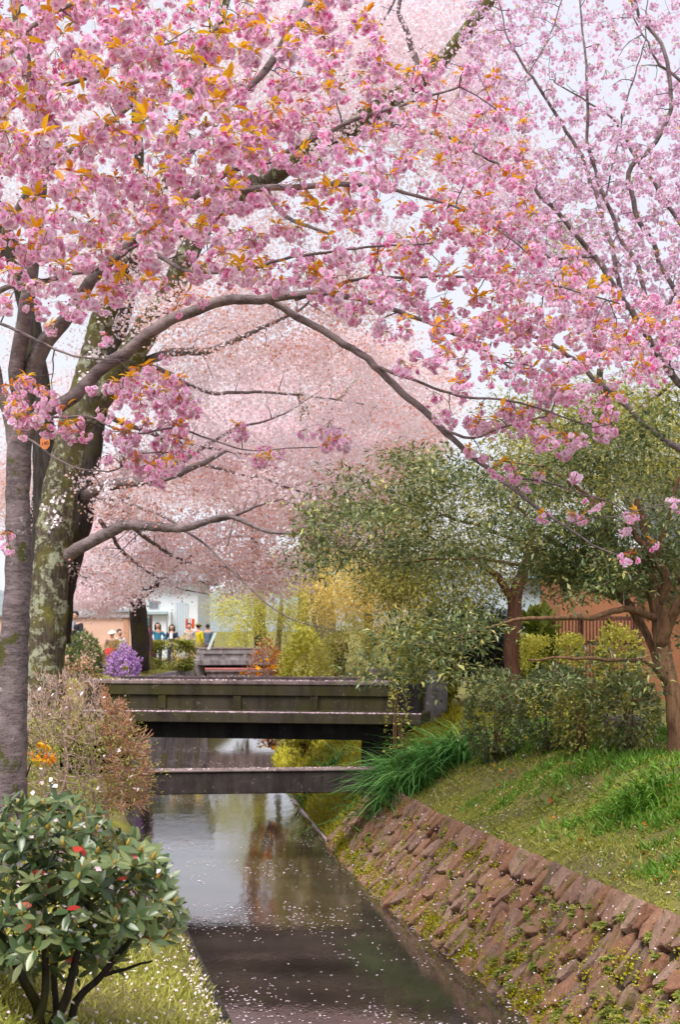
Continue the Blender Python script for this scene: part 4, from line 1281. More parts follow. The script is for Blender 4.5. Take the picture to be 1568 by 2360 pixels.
Dr = lambda x, y: 16.1 + rg.normal(0, .9)
poly3 = [(1080, 60), (1200, 20), (1330, -60), (1640, -60), (1640, 820), (1500, 900), (1420, 830), (1300, 700), (1180, 600), (1080, 480), (1030, 330)]
a3 = np.vstack([fill(poly3, 480, Dr, rg, 15), fill([(1200, 330), (1640, 250), (1640, 820), (1450, 850), (1300, 720), (1150, 560)], 380, Dr, rg, 13),
                fill([(1050, -60), (1330, -60), (1200, 100), (1080, 160)], 60, Dr, rg, 16)])
tw = MB(); nd2, nr2 = grow(nd, nr, a3, rg, out=tw, sides=4, fat=.006, tip=.003, sag=.1)
bare = fill([(1000, 250), (1150, -60), (1640, -60), (1640, 1000), (1400, 1000), (1200, 800)], 420, Dr, rg, 14)
grow(nd2, nr2, bare, rg, out=tw, sides=3, fat=.005, tip=.003)
tw.build('twigs', M['twig'], T3, 'stuff')
b3 = fill([(1040, 40), (1330, -60), (1640, -60), (1640, 860), (1450, 880), (1250, 700), (1060, 480)], 210, lambda x, y: 18.6 + rg.normal(0, .7), rg, 14)
tw = MB(); grow(nd2, nr2, b3, rg, out=tw, sides=3, fat=.005, tip=.003); tw.build('twigs', M['twig'], T3, 'stuff')
bl = MB(); bits(bl, b3, 26, .14, .045, rg, .6, .18); bl.build('blossoms', M['petal_pale'], T3, 'stuff')
POM3 = [cluster_mesh('blossom_cluster', None, rg, int(rg.integers(5, 9)), rg.uniform(.05, .07), .031, rg.uniform(.45, .65), ((6, 15), (5, 45)), 2) for k in range(7)]
SPR3 = [spray_mesh(rg, int(rg.integers(2, 5)), .055) for k in range(4)]
PM3 = [p.mesh('blossom_cluster', [M['petal_pale'], M['pedicel']]) for p in POM3]
SM3 = [p.mesh('leaf_spray', [M['amber']]) for p in SPR3]
hang_clusters(T3, a3, rg, lambda a: .86, lambda a: .25, POM3, PM3, SPR3, SM3, [M['petal_pale'], M['pedicel'], M['amber']])

# ================================================== cherries farther along the canal
def far_cherry(label, trunk, limbs_, ells, size, n_each, spread, bm, mats, seed, orange=.35, tint=.6):
    global rg, nodes, nrad
    rg = np.random.default_rng(seed); nodes, nrad = [], []
    b = P(*trunk[0][:3])
    t = thing('cherry_tree', [b[0], b[1], float(terrain(b[0], b[1]))], label, 'tree')
    wood(t, 'trunk', trunk, bm, 12, .3, .05, .02)
    for L_ in limbs_: wood(t, 'limb', L_, bm, 7, .35, .04, .03)
    nd, nr = np.vstack(nodes), np.concatenate(nrad)
    a = np.vstack([ell(*e, rg) for e in ells])
    a = a[vnoise(a, .5, seed + 5) + rg.normal(0, .25, len(a)) > -.38]
    tw = MB(); grow(nd, nr, a, rg, out=tw, sides=3, fat=.016, tip=.009, maxr=.05)
    tw.build('twigs', M['twig'], t, 'stuff')
    bl = MB(); bits(bl, a, n_each, spread * .85, size, rg, tint, .2, .55)
    bl.build('blossoms', mats[0], t, 'stuff')
    if orange:
        bl = MB(); bits(bl, a[vnoise(a, .35, seed) + rg.normal(0, .3, len(a)) > .50 - orange], n_each, spread, size * .75, rg, .42, .22, .5)
        bl.build('red_buds', mats[1], t, 'stuff')
    return t
pf, po = M['petal_far'], M['petal_orange']
far_cherry('pale pink cherry tree behind the group of people with a short dark trunk',
           [(322, 1545, 47, .34), (320, 1470, 47, .30), (318, 1390, 47, .27), (310, 1300, 47, .22), (290, 1180, 46, .17), (280, 1040, 45, .1)],
           [[(318, 1380, 47, .14), (400, 1310, 46, .1), (500, 1250, 45, .06), (600, 1230, 44, .03)], [(312, 1330, 47, .13), (230, 1270, 47, .09), (150, 1240, 47, .05)], [(318, 1400, 47, .10), (260, 1350, 45, .07), (190, 1330, 44, .03)]],
           [(230, 1290, 130, 95, 300, 43, 50), (400, 1100, 200, 80, 150, 43, 50), (220, 1370, 90, 40, 80, 43, 46)], .07, 44, .30, M['bark_dark'], (M['petal_far'], po), 61, .14, .85)
far_cherry('tall cherry tree with a pale mossy trunk on the right bank past the footbridge',
           [(752, 1510, 45, .40), (745, 1440, 45, .36), (738, 1340, 45, .33), (735, 1250, 45, .30), (722, 1130, 45, .25), (712, 1010, 45, .2), (690, 900, 44, .12)],
           [[(715, 1020, 45, .14), (740, 970, 45, .12), (800, 900, 44, .06), (850, 840, 44, .03)], [(720, 1120, 45, .12), (650, 1060, 44, .09), (560, 1010, 43, .05), (480, 990, 42, .03)], [(735, 1260, 45, .12), (800, 1180, 45, .08), (880, 1130, 45, .03)]],
           [(720, 930, 310, 180, 430, 41, 50), (930, 880, 150, 120, 60, 41, 48), (560, 1060, 230, 120, 300, 40, 47), (850, 1010, 170, 110, 200, 42, 50), (800, 1200, 150, 80, 130, 43, 49)], .07, 44, .30, M['bark_pale'], (pf, po), 62, .24, .74)
far_cherry('far cherry tree between the two bridges with orange tinged blossom',
           [(600, 1520, 62, .3), (598, 1420, 62, .26), (590, 1300, 62, .22), (580, 1150, 62, .15)],
           [[(585, 1220, 62, .12), (660, 1160, 61, .07), (720, 1130, 60, .03)], [(584, 1200, 62, .12), (500, 1140, 61, .07), (440, 1110, 60, .03)]],
           [(580, 1090, 280, 70, 230, 57, 67), (720, 1180, 100, 70, 70, 57, 63)], .08, 40, .34, M['bark_dark'], (pf, po), 63, .4, .68)
far_cherry('distant pale pink cherry tree behind the mossy trunk',
           [(60, 1540, 75, .35), (62, 1400, 75, .3), (70, 1250, 75, .22), (90, 1050, 75, .12)],
           [[(62, 1350, 75, .15), (160, 1250, 74, .09), (260, 1180, 73, .04)]],
           [(130, 1130, 190, 160, 280, 68, 82), (450, 900, 330, 170, 330, 70, 85), (40, 1000, 150, 250, 160, 70, 82)], .10, 36, .45, M['bark_dark'], (pf, po), 64, .2, .75)
far_cherry('distant cherry tree filling the gap above the far bridge with pale blossom',
           [(700, 1530, 85, .35), (700, 1350, 85, .3), (705, 1200, 85, .22), (720, 1000, 85, .12)],
           [[(702, 1250, 85, .15), (800, 1130, 84, .09), (900, 1080, 83, .04)]],
           [(840, 1070, 200, 150, 330, 78, 92), (900, 960, 170, 120, 150, 78, 92)], .11, 36, .5, M['bark_dark'], (pf, po), 65, .12, .8)
# ================================================== evergreens on the right bank
LEAF_N = LEAF_V * [.82, 1, 1]
def sprays(mb, anchors, n_each, L, spread, rg, tint_c, tint_s=.22, droop=.15, flat=.6, up=.8, mat=0):
    idx = np.repeat(np.arange(len(anchors)), n_each)
    p = anchors[idx] + rg.normal(0, spread, (len(idx), 3)) * [1, 1, flat]
    out_d = unit(p - anchors[idx] + rg.normal(0, .05, p.shape) + [0, 0, .02])
    d = unit(out_d + rg.normal(0, .35, p.shape) + [0, 0, -droop])
    scatter(mb, LEAF_N, LEAF_F, p, frames(d, rg, up=np.array([0, 0, up])), L * rg.uniform(.5, 1.35, len(idx)), mat,
            np.clip(rg.normal(tint_c, tint_s * .6, len(anchors))[idx] + rg.normal(0, tint_s, len(idx)), 0, 1))

rg = np.random.default_rng(71)
base = P(1556, 1760, 17.2)
TE = thing('evergreen_tree', [base[0], base[1], float(terrain(base[0], base[1]))],
           'spreading grey green evergreen with a forked brown trunk near the right edge', 'tree')
nodes, nrad = [], []
BB_ = M['bark_brown']
wood(TE, 'trunk', [(1572, 1790, 17.2, .15), (1564, 1700, 17.2, .12), (1552, 1600, 17.2, .105), (1534, 1510, 17.3, .10), (1522, 1440, 17.4, .10), (1512, 1390, 17.4, .085), (1500, 1320, 17.4, .07), (1490, 1240, 17.4, .05), (1470, 1150, 17.4, .03)], BB_, 14, .08, .05, .01)
for L_ in [
    [(1528, 1490, 17.3, .08), (1545, 1430, 17.2, .075), (1568, 1390, 17.1, .07), (1620, 1330, 17, .05), (1680, 1250, 17, .03)],
    [(1515, 1400, 17.4, .07), (1540, 1340, 17.3, .065), (1510, 1290, 17.3, .05), (1490, 1260, 17.3, .04), (1440, 1200, 17.4, .022)],
    [(1520, 1430, 17.4, .055), (1480, 1412, 17.2, .045), (1440, 1400, 17, .04), (1380, 1422, 16.8, .034), (1320, 1425, 16.7, .03), (1240, 1424, 16.6, .026), (1180, 1430, 16.5, .02), (1110, 1450, 16.4, .012), (1000, 1480, 16.3, .006)],
    [(1530, 1560, 17.3, .06), (1500, 1480, 17.6, .05), (1440, 1385, 17.8, .06), (1380, 1355, 18, .055), (1320, 1330, 18.2, .05), (1280, 1290, 18.4, .04), (1210, 1250, 18.6, .03), (1120, 1220, 18.8, .02), (1000, 1180, 19, .012), (880, 1150, 19.2, .006)],
    [(1380, 1352, 18, .045), (1340, 1300, 18, .035), (1300, 1260, 18, .028), (1240, 1220, 18, .02), (1180, 1150, 18, .012)],
    [(1320, 1330, 18.2, .035), (1240, 1310, 18.2, .025), (1120, 1290, 18.2, .018), (1000, 1290, 18.2, .012), (880, 1300, 18.2, .006)],
    [(1540, 1580, 17.2, .05), (1500, 1530, 17, .03), (1440, 1520, 16.8, .025), (1340, 1515, 16.5, .018), (1220, 1520, 16.4, .01)],
    [(1500, 1320, 17.4, .05), (1420, 1260, 17.8, .035), (1360, 1150, 18, .025), (1260, 1080, 18.3, .016), (1130, 1060, 18.6, .008)],
    [(1500, 1300, 17.4, .04), (1540, 1200, 17.3, .03), (1568, 1100, 17.3, .02)]]:
    wood(TE, 'limb', L_, BB_, 8, .1, .04, .012)
nd, nr = np.vstack(nodes), np.concatenate(nrad)
dE = lambda x, y: 17.6 + (1400 - x) / 600 * 1.2 + rg.normal(0, .8)
def pads(poly, n, k, dfun, mind, r=.42, th=.07):
    """Flat, slightly drooping sprays: k leafy twig ends spread over each of n pads."""
    c = fill(poly, n, dfun, rg, mind); o_ = []
    for q in c:
        a = rg.uniform(0, 6.28, k); s_ = r * rg.uniform(.6, 1.25) * np.sqrt(rg.uniform(.02, 1, k))
        o_.append(q + np.stack([np.cos(a) * s_, np.sin(a) * s_ * .8, rg.normal(0, th, k) - .35 * s_ ** 2 / r], 1))
    return np.vstack(o_)
ae = np.vstack([
    pads([(770, 1070), (880, 1025), (1080, 1050), (1240, 1020), (1420, 940), (1600, 930), (1600, 1210), (1400, 1250), (1180, 1230), (960, 1240), (820, 1280), (720, 1260), (740, 1170)], 78, 8, dE, 40),
    pads([(690, 1150), (800, 1080), (860, 1200), (760, 1310), (700, 1300)], 7, 6, dE, 36, .3),
    pads([(820, 1270), (960, 1250), (1200, 1240), (1440, 1260), (1420, 1330), (1180, 1330), (960, 1330)], 20, 6, dE, 50, .38),
    pads([(1210, 1210), (1480, 1200), (1490, 1340), (1380, 1345), (1240, 1320)], 24, 8, dE, 26, .32),
    pads([(1285, 1290), (1480, 1290), (1470, 1365), (1300, 1370)], 13, 6, dE, 26, .28),
    pads([(1490, 1200), (1600, 1200), (1600, 1480), (1550, 1460), (1490, 1290)], 13, 7, lambda x, y: 18.6 + rg.normal(0, .3), 36, .3),
    pads([(840, 1530), (900, 1450), (1010, 1410), (1140, 1400), (1150, 1450), (1060, 1520), (960, 1580), (890, 1580)], 15, 7, lambda x, y: 16.6 + rg.normal(0, .4), 34, .32),
    pads([(1110, 1570), (1240, 1560), (1400, 1500), (1480, 1490), (1500, 1570), (1300, 1590), (1180, 1610)], 9, 6, lambda x, y: 16.9 + rg.normal(0, .4), 34, .3)])
tw = MB(); grow(nd, nr, ae, rg, out=tw, sides=4, fat=.006, tip=.003, maxr=.018)
tw.build('twigs', M['twig_pale'], TE, 'stuff')
lf = MB(); sprays(lf, ae, 28, .085, .13, rg, .52, .26, flat=.4)
lf.build('foliage', M['osmanthus'], TE, 'stuff')

def backtree(name, label, trunk, limbs_, ells, leaf, L, n_each, spread, bm, seed, tint_c=.5, cat='tree', sides=10):
    global rg, nodes, nrad
    rg = np.random.default_rng(seed); nodes, nrad = [], []
    b = P(*trunk[0][:3])
    t = thing(name, [b[0], b[1], float(terrain(b[0], b[1]))], label, cat)
    wood(t, 'trunk', trunk, bm, sides, .2, .05, .015)
    for L_ in limbs_: wood(t, 'limb', L_, bm, 6, .2, .04, .02)
    nd, nr = np.vstack(nodes), np.concatenate(nrad)
    a = np.vstack([ell(*e, rg) for e in ells])
    tw = MB(); grow(nd, nr, a, rg, out=tw, sides=3, fat=.008, tip=.005, maxr=.03)
    tw.build('twigs', bm, t, 'stuff')
    lf = MB(); sprays(lf, a, n_each, L, spread, rg, tint_c)
    lf.build('foliage', leaf, t, 'stuff')
    return t

backtree('evergreen_tree', 'olive evergreen tree with a reddish brown trunk behind the right bank',
         [(1180, 1620, 24, .16), (1182, 1520, 24, .14), (1184, 1440, 24, .125), (1190, 1370, 24, .11), (1210, 1310, 24, .1), (1230, 1220, 24, .07)],
         [[(1186, 1390, 24, .09), (1150, 1330, 24, .07), (1080, 1280, 24, .04), (980, 1270, 24, .02)], [(1205, 1310, 24, .07), (1290, 1220, 24, .05), (1380, 1150, 24, .03)]],
         [(1020, 1330, 190, 80, 170, 22.5, 26, ), (1100, 1180, 300, 130, 260, 22.5, 27), (1400, 1060, 240, 130, 220, 23, 28), (940, 1340, 110, 60, 70, 22.5, 25)], M['olive'], .085, 46, .22, M['bark_red'], 72, .66)
backtree('evergreen_tree', 'tall dark olive tree rising behind the blossom at the right',
         [(1400, 1580, 34, .3), (1398, 1400, 34, .26), (1395, 1200, 34, .2), (1390, 1000, 34, .14), (1385, 850, 34, .08)],
         [[(1395, 1150, 34, .12), (1300, 1050, 34, .08), (1220, 960, 34, .04)], [(1392, 1020, 34, .1), (1480, 940, 34, .07), (1560, 880, 34, .03)]],
         [(1400, 930, 220, 80, 120, 31, 37), (1480, 1030, 200, 120, 220, 31, 37), (1280, 560, 90, 50, 30, 32, 36), (1250, 1020, 130, 110, 110, 31, 37)], M['olive'], .14, 34, .36, M['bark_dark'], 73, .62)
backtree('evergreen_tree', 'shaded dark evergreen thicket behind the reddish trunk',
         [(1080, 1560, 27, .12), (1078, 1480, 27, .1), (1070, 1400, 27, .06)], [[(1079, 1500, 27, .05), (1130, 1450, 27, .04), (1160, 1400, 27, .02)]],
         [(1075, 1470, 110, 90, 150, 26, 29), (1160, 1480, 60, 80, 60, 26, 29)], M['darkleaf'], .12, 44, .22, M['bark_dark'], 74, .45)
for lab, tr, es, sd, lm_, tc in [
    ('golden leaved tree on the right bank beyond the footbridge', [(852, 1520, 38, .14), (850, 1420, 38, .12), (845, 1330, 38, .08)], [(790, 1395, 70, 55, 80, 36, 40), (830, 1340, 140, 70, 190, 35, 41), (920, 1430, 90, 70, 130, 36, 40)], 75, 'gold', .5),
    ('yellow green tree standing between the far bridge and the pale mossy trunk', [(640, 1520, 52, .12), (645, 1430, 52, .1), (650, 1380, 52, .06)], [(640, 1385, 120, 55, 170, 49, 55), (555, 1420, 70, 60, 90, 58, 62), (510, 1400, 40, 40, 40, 62, 66), (690, 1440, 80, 50, 90, 49, 54)], 76, 'yellowgreen', .55),
    ('gold tinted tree behind the tall mossy cherry trunk', [(760, 1500, 56, .2), (760, 1400, 56, .16), (755, 1300, 56, .1)], [(740, 1310, 150, 60, 190, 52, 60), (900, 1250, 100, 70, 110, 53, 59)], 77, 'gold', .65),
    ('slim young olive tree beside the golden one', [(1000, 1560, 30, .05), (998, 1450, 30, .045), (1005, 1340, 30, .03)], [(980, 1440, 70, 60, 60, 29, 31), (940, 1480, 60, 60, 50, 29, 31)], 78, 'olive', .7)]:
    backtree('tree', lab, tr, [], es, M[lm_], .10 if sd < 78 else .08, 42, .26, M['bark_pale'], sd, tc)

# ================================================== shrubs
def shrub(name, label, cx, top, bot, w, d, leaf, L, n, seed, tint_c=.5, shape=1.0, box=False, cat='shrub', group=None, stem=None, up=.8, extra=None, low=False):
    global rg
    rg = np.random.default_rng(seed)
    b = P(cx, bot, d); gz = max(float(terrain(b[0], b[1])), .9)
    t = thing(name, [b[0], b[1], gz], label, cat, group)
    H = P(cx, top, d)[2] - gz; W = w / FPX * d / 2
    k = n
    a = rg.normal(size=(k, 3)); a /= np.linalg.norm(a, axis=1, keepdims=True)
    if box: a = np.sign(a) * np.abs(a) ** .45; a /= np.abs(a).max(1, keepdims=True) ** .7
    a *= rg.uniform(.55, 1, (k, 1)) ** .4
    lump = 1 + (.3 if low else .12 if box else .27) * vnoise(a, 3.2, seed)
    lw = .5 if not low else .66
    c = np.array([b[0], b[1], gz + H * (1.02 - lw)])
    pos = c + a * lump[:, None] * [W, W * .9, H * lw]
    pos[:, 2] = np.maximum(pos[:, 2], gz + .01)
    st = MB()
    for q in range(9):
        e = c + rg.normal(0, 1, 3) * [W * .5, W * .4, H * .2]
        p0 = np.array([b[0] + rg.normal(0, .05), b[1] + rg.normal(0, .05), gz - .05])
        sp = spline(np.array([p0, (p0 + e) / 2 + rg.normal(0, .04, 3), e]), .1)
        st.tube(sp, np.linspace(.018, .006, len(sp)), 4)
    st.build('stems', stem or M['bark_brown'], t, 'stuff')
    lf = MB()
    d_ = unit(a * [1, 1, .8] + rg.normal(0, .55, a.shape) + [0, 0, .15])
    tn = np.clip(tint_c + .18 * vnoise(a, 5, seed + 1) + rg.normal(0, .16, k), 0, 1)
    scatter(lf, LEAF_V * [1.3, 1, 1], LEAF_F, pos, frames(d_, rg, up=np.array([0, 0, up])), L * rg.uniform(.7, 1.3, k), 0, tn)
    lf.build('foliage', leaf, t, 'stuff')
    if extra:
        mt, nb, sz, tpl = extra
        fl = MB(); ii = rg.integers(0, k, nb)
        scatter(fl, FLAKE_V, FLAKE_F, pos[ii] * 1.0 + a[ii] * .03, frames(rg.normal(size=(nb, 3)), rg), sz * rg.uniform(.6, 1.3, nb), 0, rg.uniform(0, 1, nb))
        fl.build('flowers', mt, t, 'stuff')
    return t

HG, YG, GO, OS = M['hedgegreen'], M['yellowgreen'], M['gold'], M['osmanthus']
shrub('round_shrub', 'rounded dark green shrub below the man with the camera', 190, 1470, 1560, 100, 39, OS, .10, 2600, 81, .6)
shrub('box_shrub', 'clipped boxy olive shrub in front of the women in blue', 392, 1480, 1544, 102, 52.5, HG, .11, 5200, 82, .72, box=True)
shrub('purple_shrub', 'low shrub covered in purple flowers beside the cherry trunk', 285, 1494, 1575, 84, 44, HG, .06, 900, 83, .6, low=True, extra=(M['purple'], 7500, .04, None))
shrub('dry_shrub', 'small straw coloured shrub behind the purple flowers', 268, 1476, 1530, 66, 49, GO, .06, 1300, 84, .55)
shrub('dry_shrub', 'brown low shrub at the foot of the cherry behind the purple flowers', 332, 1508, 1552, 50, 48, M['olive'], .06, 900, 85, .6)
shrub('pale_shrub', 'pale yellow shrub behind the clipped box shrub', 425, 1464, 1532, 56, 55.5, GO, .07, 900, 86, .85)
shrub('orange_shrub', 'rust twiggy shrub dotted with orange flowers beyond the footbridge', 625, 1478, 1580, 110, 33, M['rust'], .07, 3000, 87, .45, extra=(M['orangeflower'], 170, .10, None))
shrub('yellow_shrub', 'bright yellow green bush past the middle of the footbridge', 700, 1462, 1580, 125, 31, YG, .12, 3600, 88, .62)
shrub('olive_shrub', 'soft olive bush past the footbridge right of the bright yellow one', 800, 1440, 1590, 150, 30, M['olive'], .05, 8500, 89, .85, up=.3)
shrub('yellow_shrub', 'low yellow green bush right of the far bridge under the pink trees', 570, 1415, 1500, 90, 58, YG, .11, 2200, 90, .5)
shrub('yellow_shrub', 'small lime bush in front of the pale mossy trunk', 705, 1435, 1500, 70, 43, YG, .10, 1400, 91, .45)
shrub('bamboo_shrub', 'yellow green bamboo like bush behind the right end of the footbridge', 985, 1450, 1580, 130, 26.5, YG, .14, 3000, 92, .42)
shrub('box_shrub', 'clipped lime yellow shrub in front of the wooden fence', 1275, 1468, 1560, 140, 23.5, YG, .05, 6000, 93, .55, box=True)
shrub('yellow_shrub', 'small golden shrub under the evergreen by the fence', 1420, 1440, 1560, 110, 23, YG, .07, 2200, 94, .45)
shrub('dwarf_palm', 'strappy pale green plant beside the wooden fence', 1240, 1430, 1540, 90, 25.5, M['fern'], .30, 700, 95, .5)
shrub('evergreen_shrub', 'grey green shrub at the crest of the right bank behind the strappy tuft', 1140, 1555, 1680, 140, 20.5, OS, .075, 2600, 96, .62)
shrub('evergreen_shrub', 'larger grey green shrub on the crest below the clipped lime shrub', 1285, 1535, 1690, 170, 19.6, OS, .075, 2800, 97, .55)
shrub('olive_shrub', 'thin stemmed olive shrub at the middle of the right bank crest', 1330, 1580, 1700, 110, 18.5, M['olive'], .06, 1200, 98, .6)
shrub('evergreen_shrub', 'leafy shrub left of the brown trunk near the right edge', 1445, 1560, 1660, 150, 18.2, OS, .08, 1900, 99, .75)
shrub('weeping_shrub', 'leafy shoots spilling over the right end of the footbridge', 918, 1548, 1640, 60, 22.6, M['olive'], .07, 330, 100, .8)
shrub('bare_shrub', 'small dry shrub at the foot of the mossy cherry behind the hedge', 180, 1520, 1600, 110, 28, M['rust'], .05, 1500, 101, .7)

# strappy tufts
def tuft(label, px, n, L, rg, name='strappy_plant', lim=300, hang=np.array([-.22, -.22, 0]), wid=.5, mt='iris'):
    b = np.mean([P(*q) for q in px], 0); gz0 = float(terrain(b[0], b[1]))
    t = thing(name, [b[0], b[1], gz0], label, 'plant')
    rest = MB()
    blades = []
    for k in range(n):
        q = px[int(rg.integers(len(px)))]
        p = P(*q) + rg.normal(0, .13, 3) * [1, 1, 0]
        p[2] = float(terrain(p[0], p[1])) - .01
        l = L * rg.uniform(.6, 1.15)
        d = unit(rg.normal(0, .35, 3) + [0, 0, 1] + hang * .3)
        nn = 6; u = np.linspace(0, 1, nn)
        h = unit(np.array([d[0], d[1], 0]) + hang * .8 + rg.normal(0, .2, 3) * [1, 1, 0])
        mid = p + d * (l * u)[:, None] + np.outer(u ** 2.2 * l * .55, h) - np.outer(u ** 2.6 * l * rg.uniform(.25, .8), [0, 0, 1])
        side = unit(np.cross(d, h + [0, 0, .01])) if rg.uniform() < .6 else unit(rg.normal(0, 1, 3) * [1, 1, .1])
        w = .011 * np.array([.8, 1, 1, .9, .65, .1]) * rg.uniform(.7, 1.3)
        V = np.stack([mid - side * w[:, None], mid + side * w[:, None]], 1).reshape(-1, 3)
        F = [[2 * i_, 2 * i_ + 1, 2 * i_ + 3, 2 * i_ + 2] for i_ in range(nn - 1)]
        blades.append((V, F, p, float(np.clip(rg.normal(.5, .25), 0, 1))))
    for k, (V, F, p, tn) in enumerate(blades):
        if k < lim:
            mb = MB(); mb.add(V - p, F, 0, tn, True)
            o = bpy.data.objects.new('leaf', mb.mesh('leaf', M[mt])); COL.objects.link(o); o.parent = t; o.location = p - np.array(t.location)
        else: rest.add(V, F, 0, tn, True)
    if rest.n: rest.build('leaf_mass', M[mt], t, 'stuff')
rg = np.random.default_rng(111)
tuft('lush tuft of dark green strappy leaves hanging over the wall beside the bridge end',
     [(905, 1790, 22.1), (930, 1760, 22.1), (965, 1730, 22), (890, 1800, 22.3), (910, 1770, 22), (1000, 1700, 21.9), (1030, 1680, 21.9), (1055, 1665, 21.8), (1075, 1650, 21.8), (900, 1740, 22.4), (985, 1745, 21.6), (940, 1795, 21.6)], 1300, 1.0, rg)
tuft('strappy green tuft on the bank seen beneath the footbridge', [(700, 1725, 29), (740, 1722, 29), (770, 1720, 29)], 240, .7, rg, lim=0)
tuft('sparse grass tuft arching on the right bank below the evergreen', [(1440, 1760, 15.5), (1470, 1780, 15.3), (1500, 1740, 15.6)], 200, .42, rg, name='grass_tuft', lim=200, mt='brightgrass')

# pale rock and the shaded stones by the bridge end
def rock(label, x, y, d, w, h, mat_, seed, name='rock'):
    r_ = np.random.default_rng(seed)
    b = P(x, y, d); gz0 = float(terrain(b[0], b[1]))
    nth, nph = 12, 8
    V = []
    for i_ in range(nph):
        ph = math.pi * (i_ / (nph - 1)) - math.pi / 2
        for j_ in range(nth):
            th = 2 * math.pi * j_ / nth
            v = np.array([math.cos(th) * math.cos(ph), math.sin(th) * math.cos(ph), math.sin(ph)])
            v = np.sign(v) * np.abs(v) ** .7
            f = 1 + .12 * math.sin(v[0] * 4 + seed) + .1 * math.sin(v[1] * 5 + v[2] * 3 + seed * 2) + r_.normal(0, .03)
            V.append(np.array([b[0], b[1], gz0 + h * .42]) + v * f * [w / 2, w * .4, h / 2])
    F = [[i_ * nth + j_, i_ * nth + (j_ + 1) % nth, (i_ + 1) * nth + (j_ + 1) % nth, (i_ + 1) * nth + j_] for i_ in range(nph - 1) for j_ in range(nth)]
    mb = MB(); mb.add(V, F); o = place(name, mb.mesh(name, mat_))
    return tag(o, label, 'rock')
rock('pale upright rock beside the right end of the footbridge', 1003, 1610, 26, .42, 1.0, M['concrete_grey'], 3)
rock('grey stone lying on the gravel behind the brown trunk', 1440, 1640, 20.2, .5, .3, M['concrete_pink'], 5)
rock('small brown stone left of the grey one under the evergreen', 1405, 1632, 20.6, .25, .32, M['concrete_pink'], 8)
# ================================================== broad leaved shrub in the near left corner
rg = np.random.default_rng(121)
base = np.array([-1.55, 8.0, 0]); base[2] = float(terrain(base[0], base[1]))
RB = thing('rhododendron', base, 'glossy broad leaved shrub in the near left corner with a few red leaves', 'shrub')
bp = lambda x, y, d: P(x, y, d)
stems = [
    [(95, 2420, 8, .030), (90, 2330, 8, .030), (60, 2270, 7.9, .026), (25, 2200, 7.8, .02), (-20, 2120, 7.8, .012)],
    [(95, 2420, 8, .032), (140, 2330, 8.0, .028), (160, 2270, 8.0, .024), (180, 2190, 8, .02), (200, 2090, 8, .014), (205, 1990, 8, .008)],
    [(150, 2420, 8.1, .026), (175, 2310, 8.1, .024), (230, 2250, 8.1, .02), (280, 2190, 8.1, .016), (330, 2120, 8.1, .011), (360, 2040, 8.1, .007)],
    [(60, 2420, 7.9, .028), (95, 2320, 7.9, .024), (105, 2220, 8, .02), (95, 2120, 8, .015), (80, 2010, 8, .01), (70, 1920, 8, .006)],
    [(130, 2340, 8.2, .02), (125, 2230, 8.3, .018), (150, 2130, 8.4, .014), (140, 2030, 8.4, .01), (130, 1930, 8.4, .006)],
    [(20, 2440, 7.8, .024), (10, 2330, 7.8, .022), (-30, 2240, 7.7, .016), (-60, 2160, 7.7, .01)],
    [(230, 2250, 8.1, .014), (300, 2230, 8, .009), (350, 2215, 7.9, .006)],
]
nodes, nrad = [], []
for L_ in stems: wood(RB, 'stem', L_, M['bark_dark'], 7, .05, .04, .004)
nd, nr = np.vstack(nodes), np.concatenate(nrad)
ar = np.vstack([
    fill([(-60, 1880), (60, 1850), (140, 1845), (240, 1880), (320, 1930), (370, 2000), (400, 2060), (405, 2110), (380, 2170), (300, 2180), (220, 2190), (120, 2200), (40, 2230), (-60, 2240)], 270,
         lambda x, y: 7.85 + rg.normal(0, .28), rg, 15),
    fill([(-60, 1920), (300, 1960), (360, 2100), (290, 2230), (160, 2260), (-60, 2280)], 100, lambda x, y: 8.35 + rg.normal(0, .2), rg, 24),
    np.array([P(x, y, 7.7) for x, y in [(395, 2085), (410, 2120), (385, 2150), (345, 1985), (330, 1955), (120, 1850), (45, 1865), (20, 1855), (360, 2170), (375, 2040), (180, 2350), (150, 2370)]])])
tw = MB(); grow(nd, nr, ar, rg, out=tw, sides=5, fat=.005, tip=.0035, sag=-.05, maxr=.012)
tw.build('twigs', M['bark_dark'], RB, 'stuff')
def bigleaf(rg, L, wd, fold=.18, curl=.25):
    nn = 7; u = np.linspace(0, 1, nn)
    w = wd * np.sin(np.pi * np.clip(u * .94 + .03, 0, 1)) ** .75 * (1 - .15 * u) / 2
    z = -curl * u ** 2 * L * .6
    V = []
    for k in range(nn): V += [[-w[k], u[k] * L, z[k] + fold * w[k]], [0, u[k] * L, z[k]], [w[k], u[k] * L, z[k] + fold * w[k]]]
    F = []
    for k in range(nn - 1):
        a = k * 3; F += [[a, a + 1, a + 4, a + 3], [a + 1, a + 2, a + 5, a + 4]]
    return np.array(V, float), np.array(F)
LEAVES = [bigleaf(rg, 1, rg.uniform(.34, .48), rg.uniform(.1, .35), rg.uniform(-.05, .5)) for k in range(6)]
LM_ = {}
def leafmesh(k, tq, mt):
    key = (k, tq, mt)
    if key not in LM_:
        mb = MB(); mb.add(*LEAVES[k], 0, [.15, .4, .6, .85][tq], True); LM_[key] = mb.mesh('leaf', M[mt])
    return LM_[key]
leafs = []
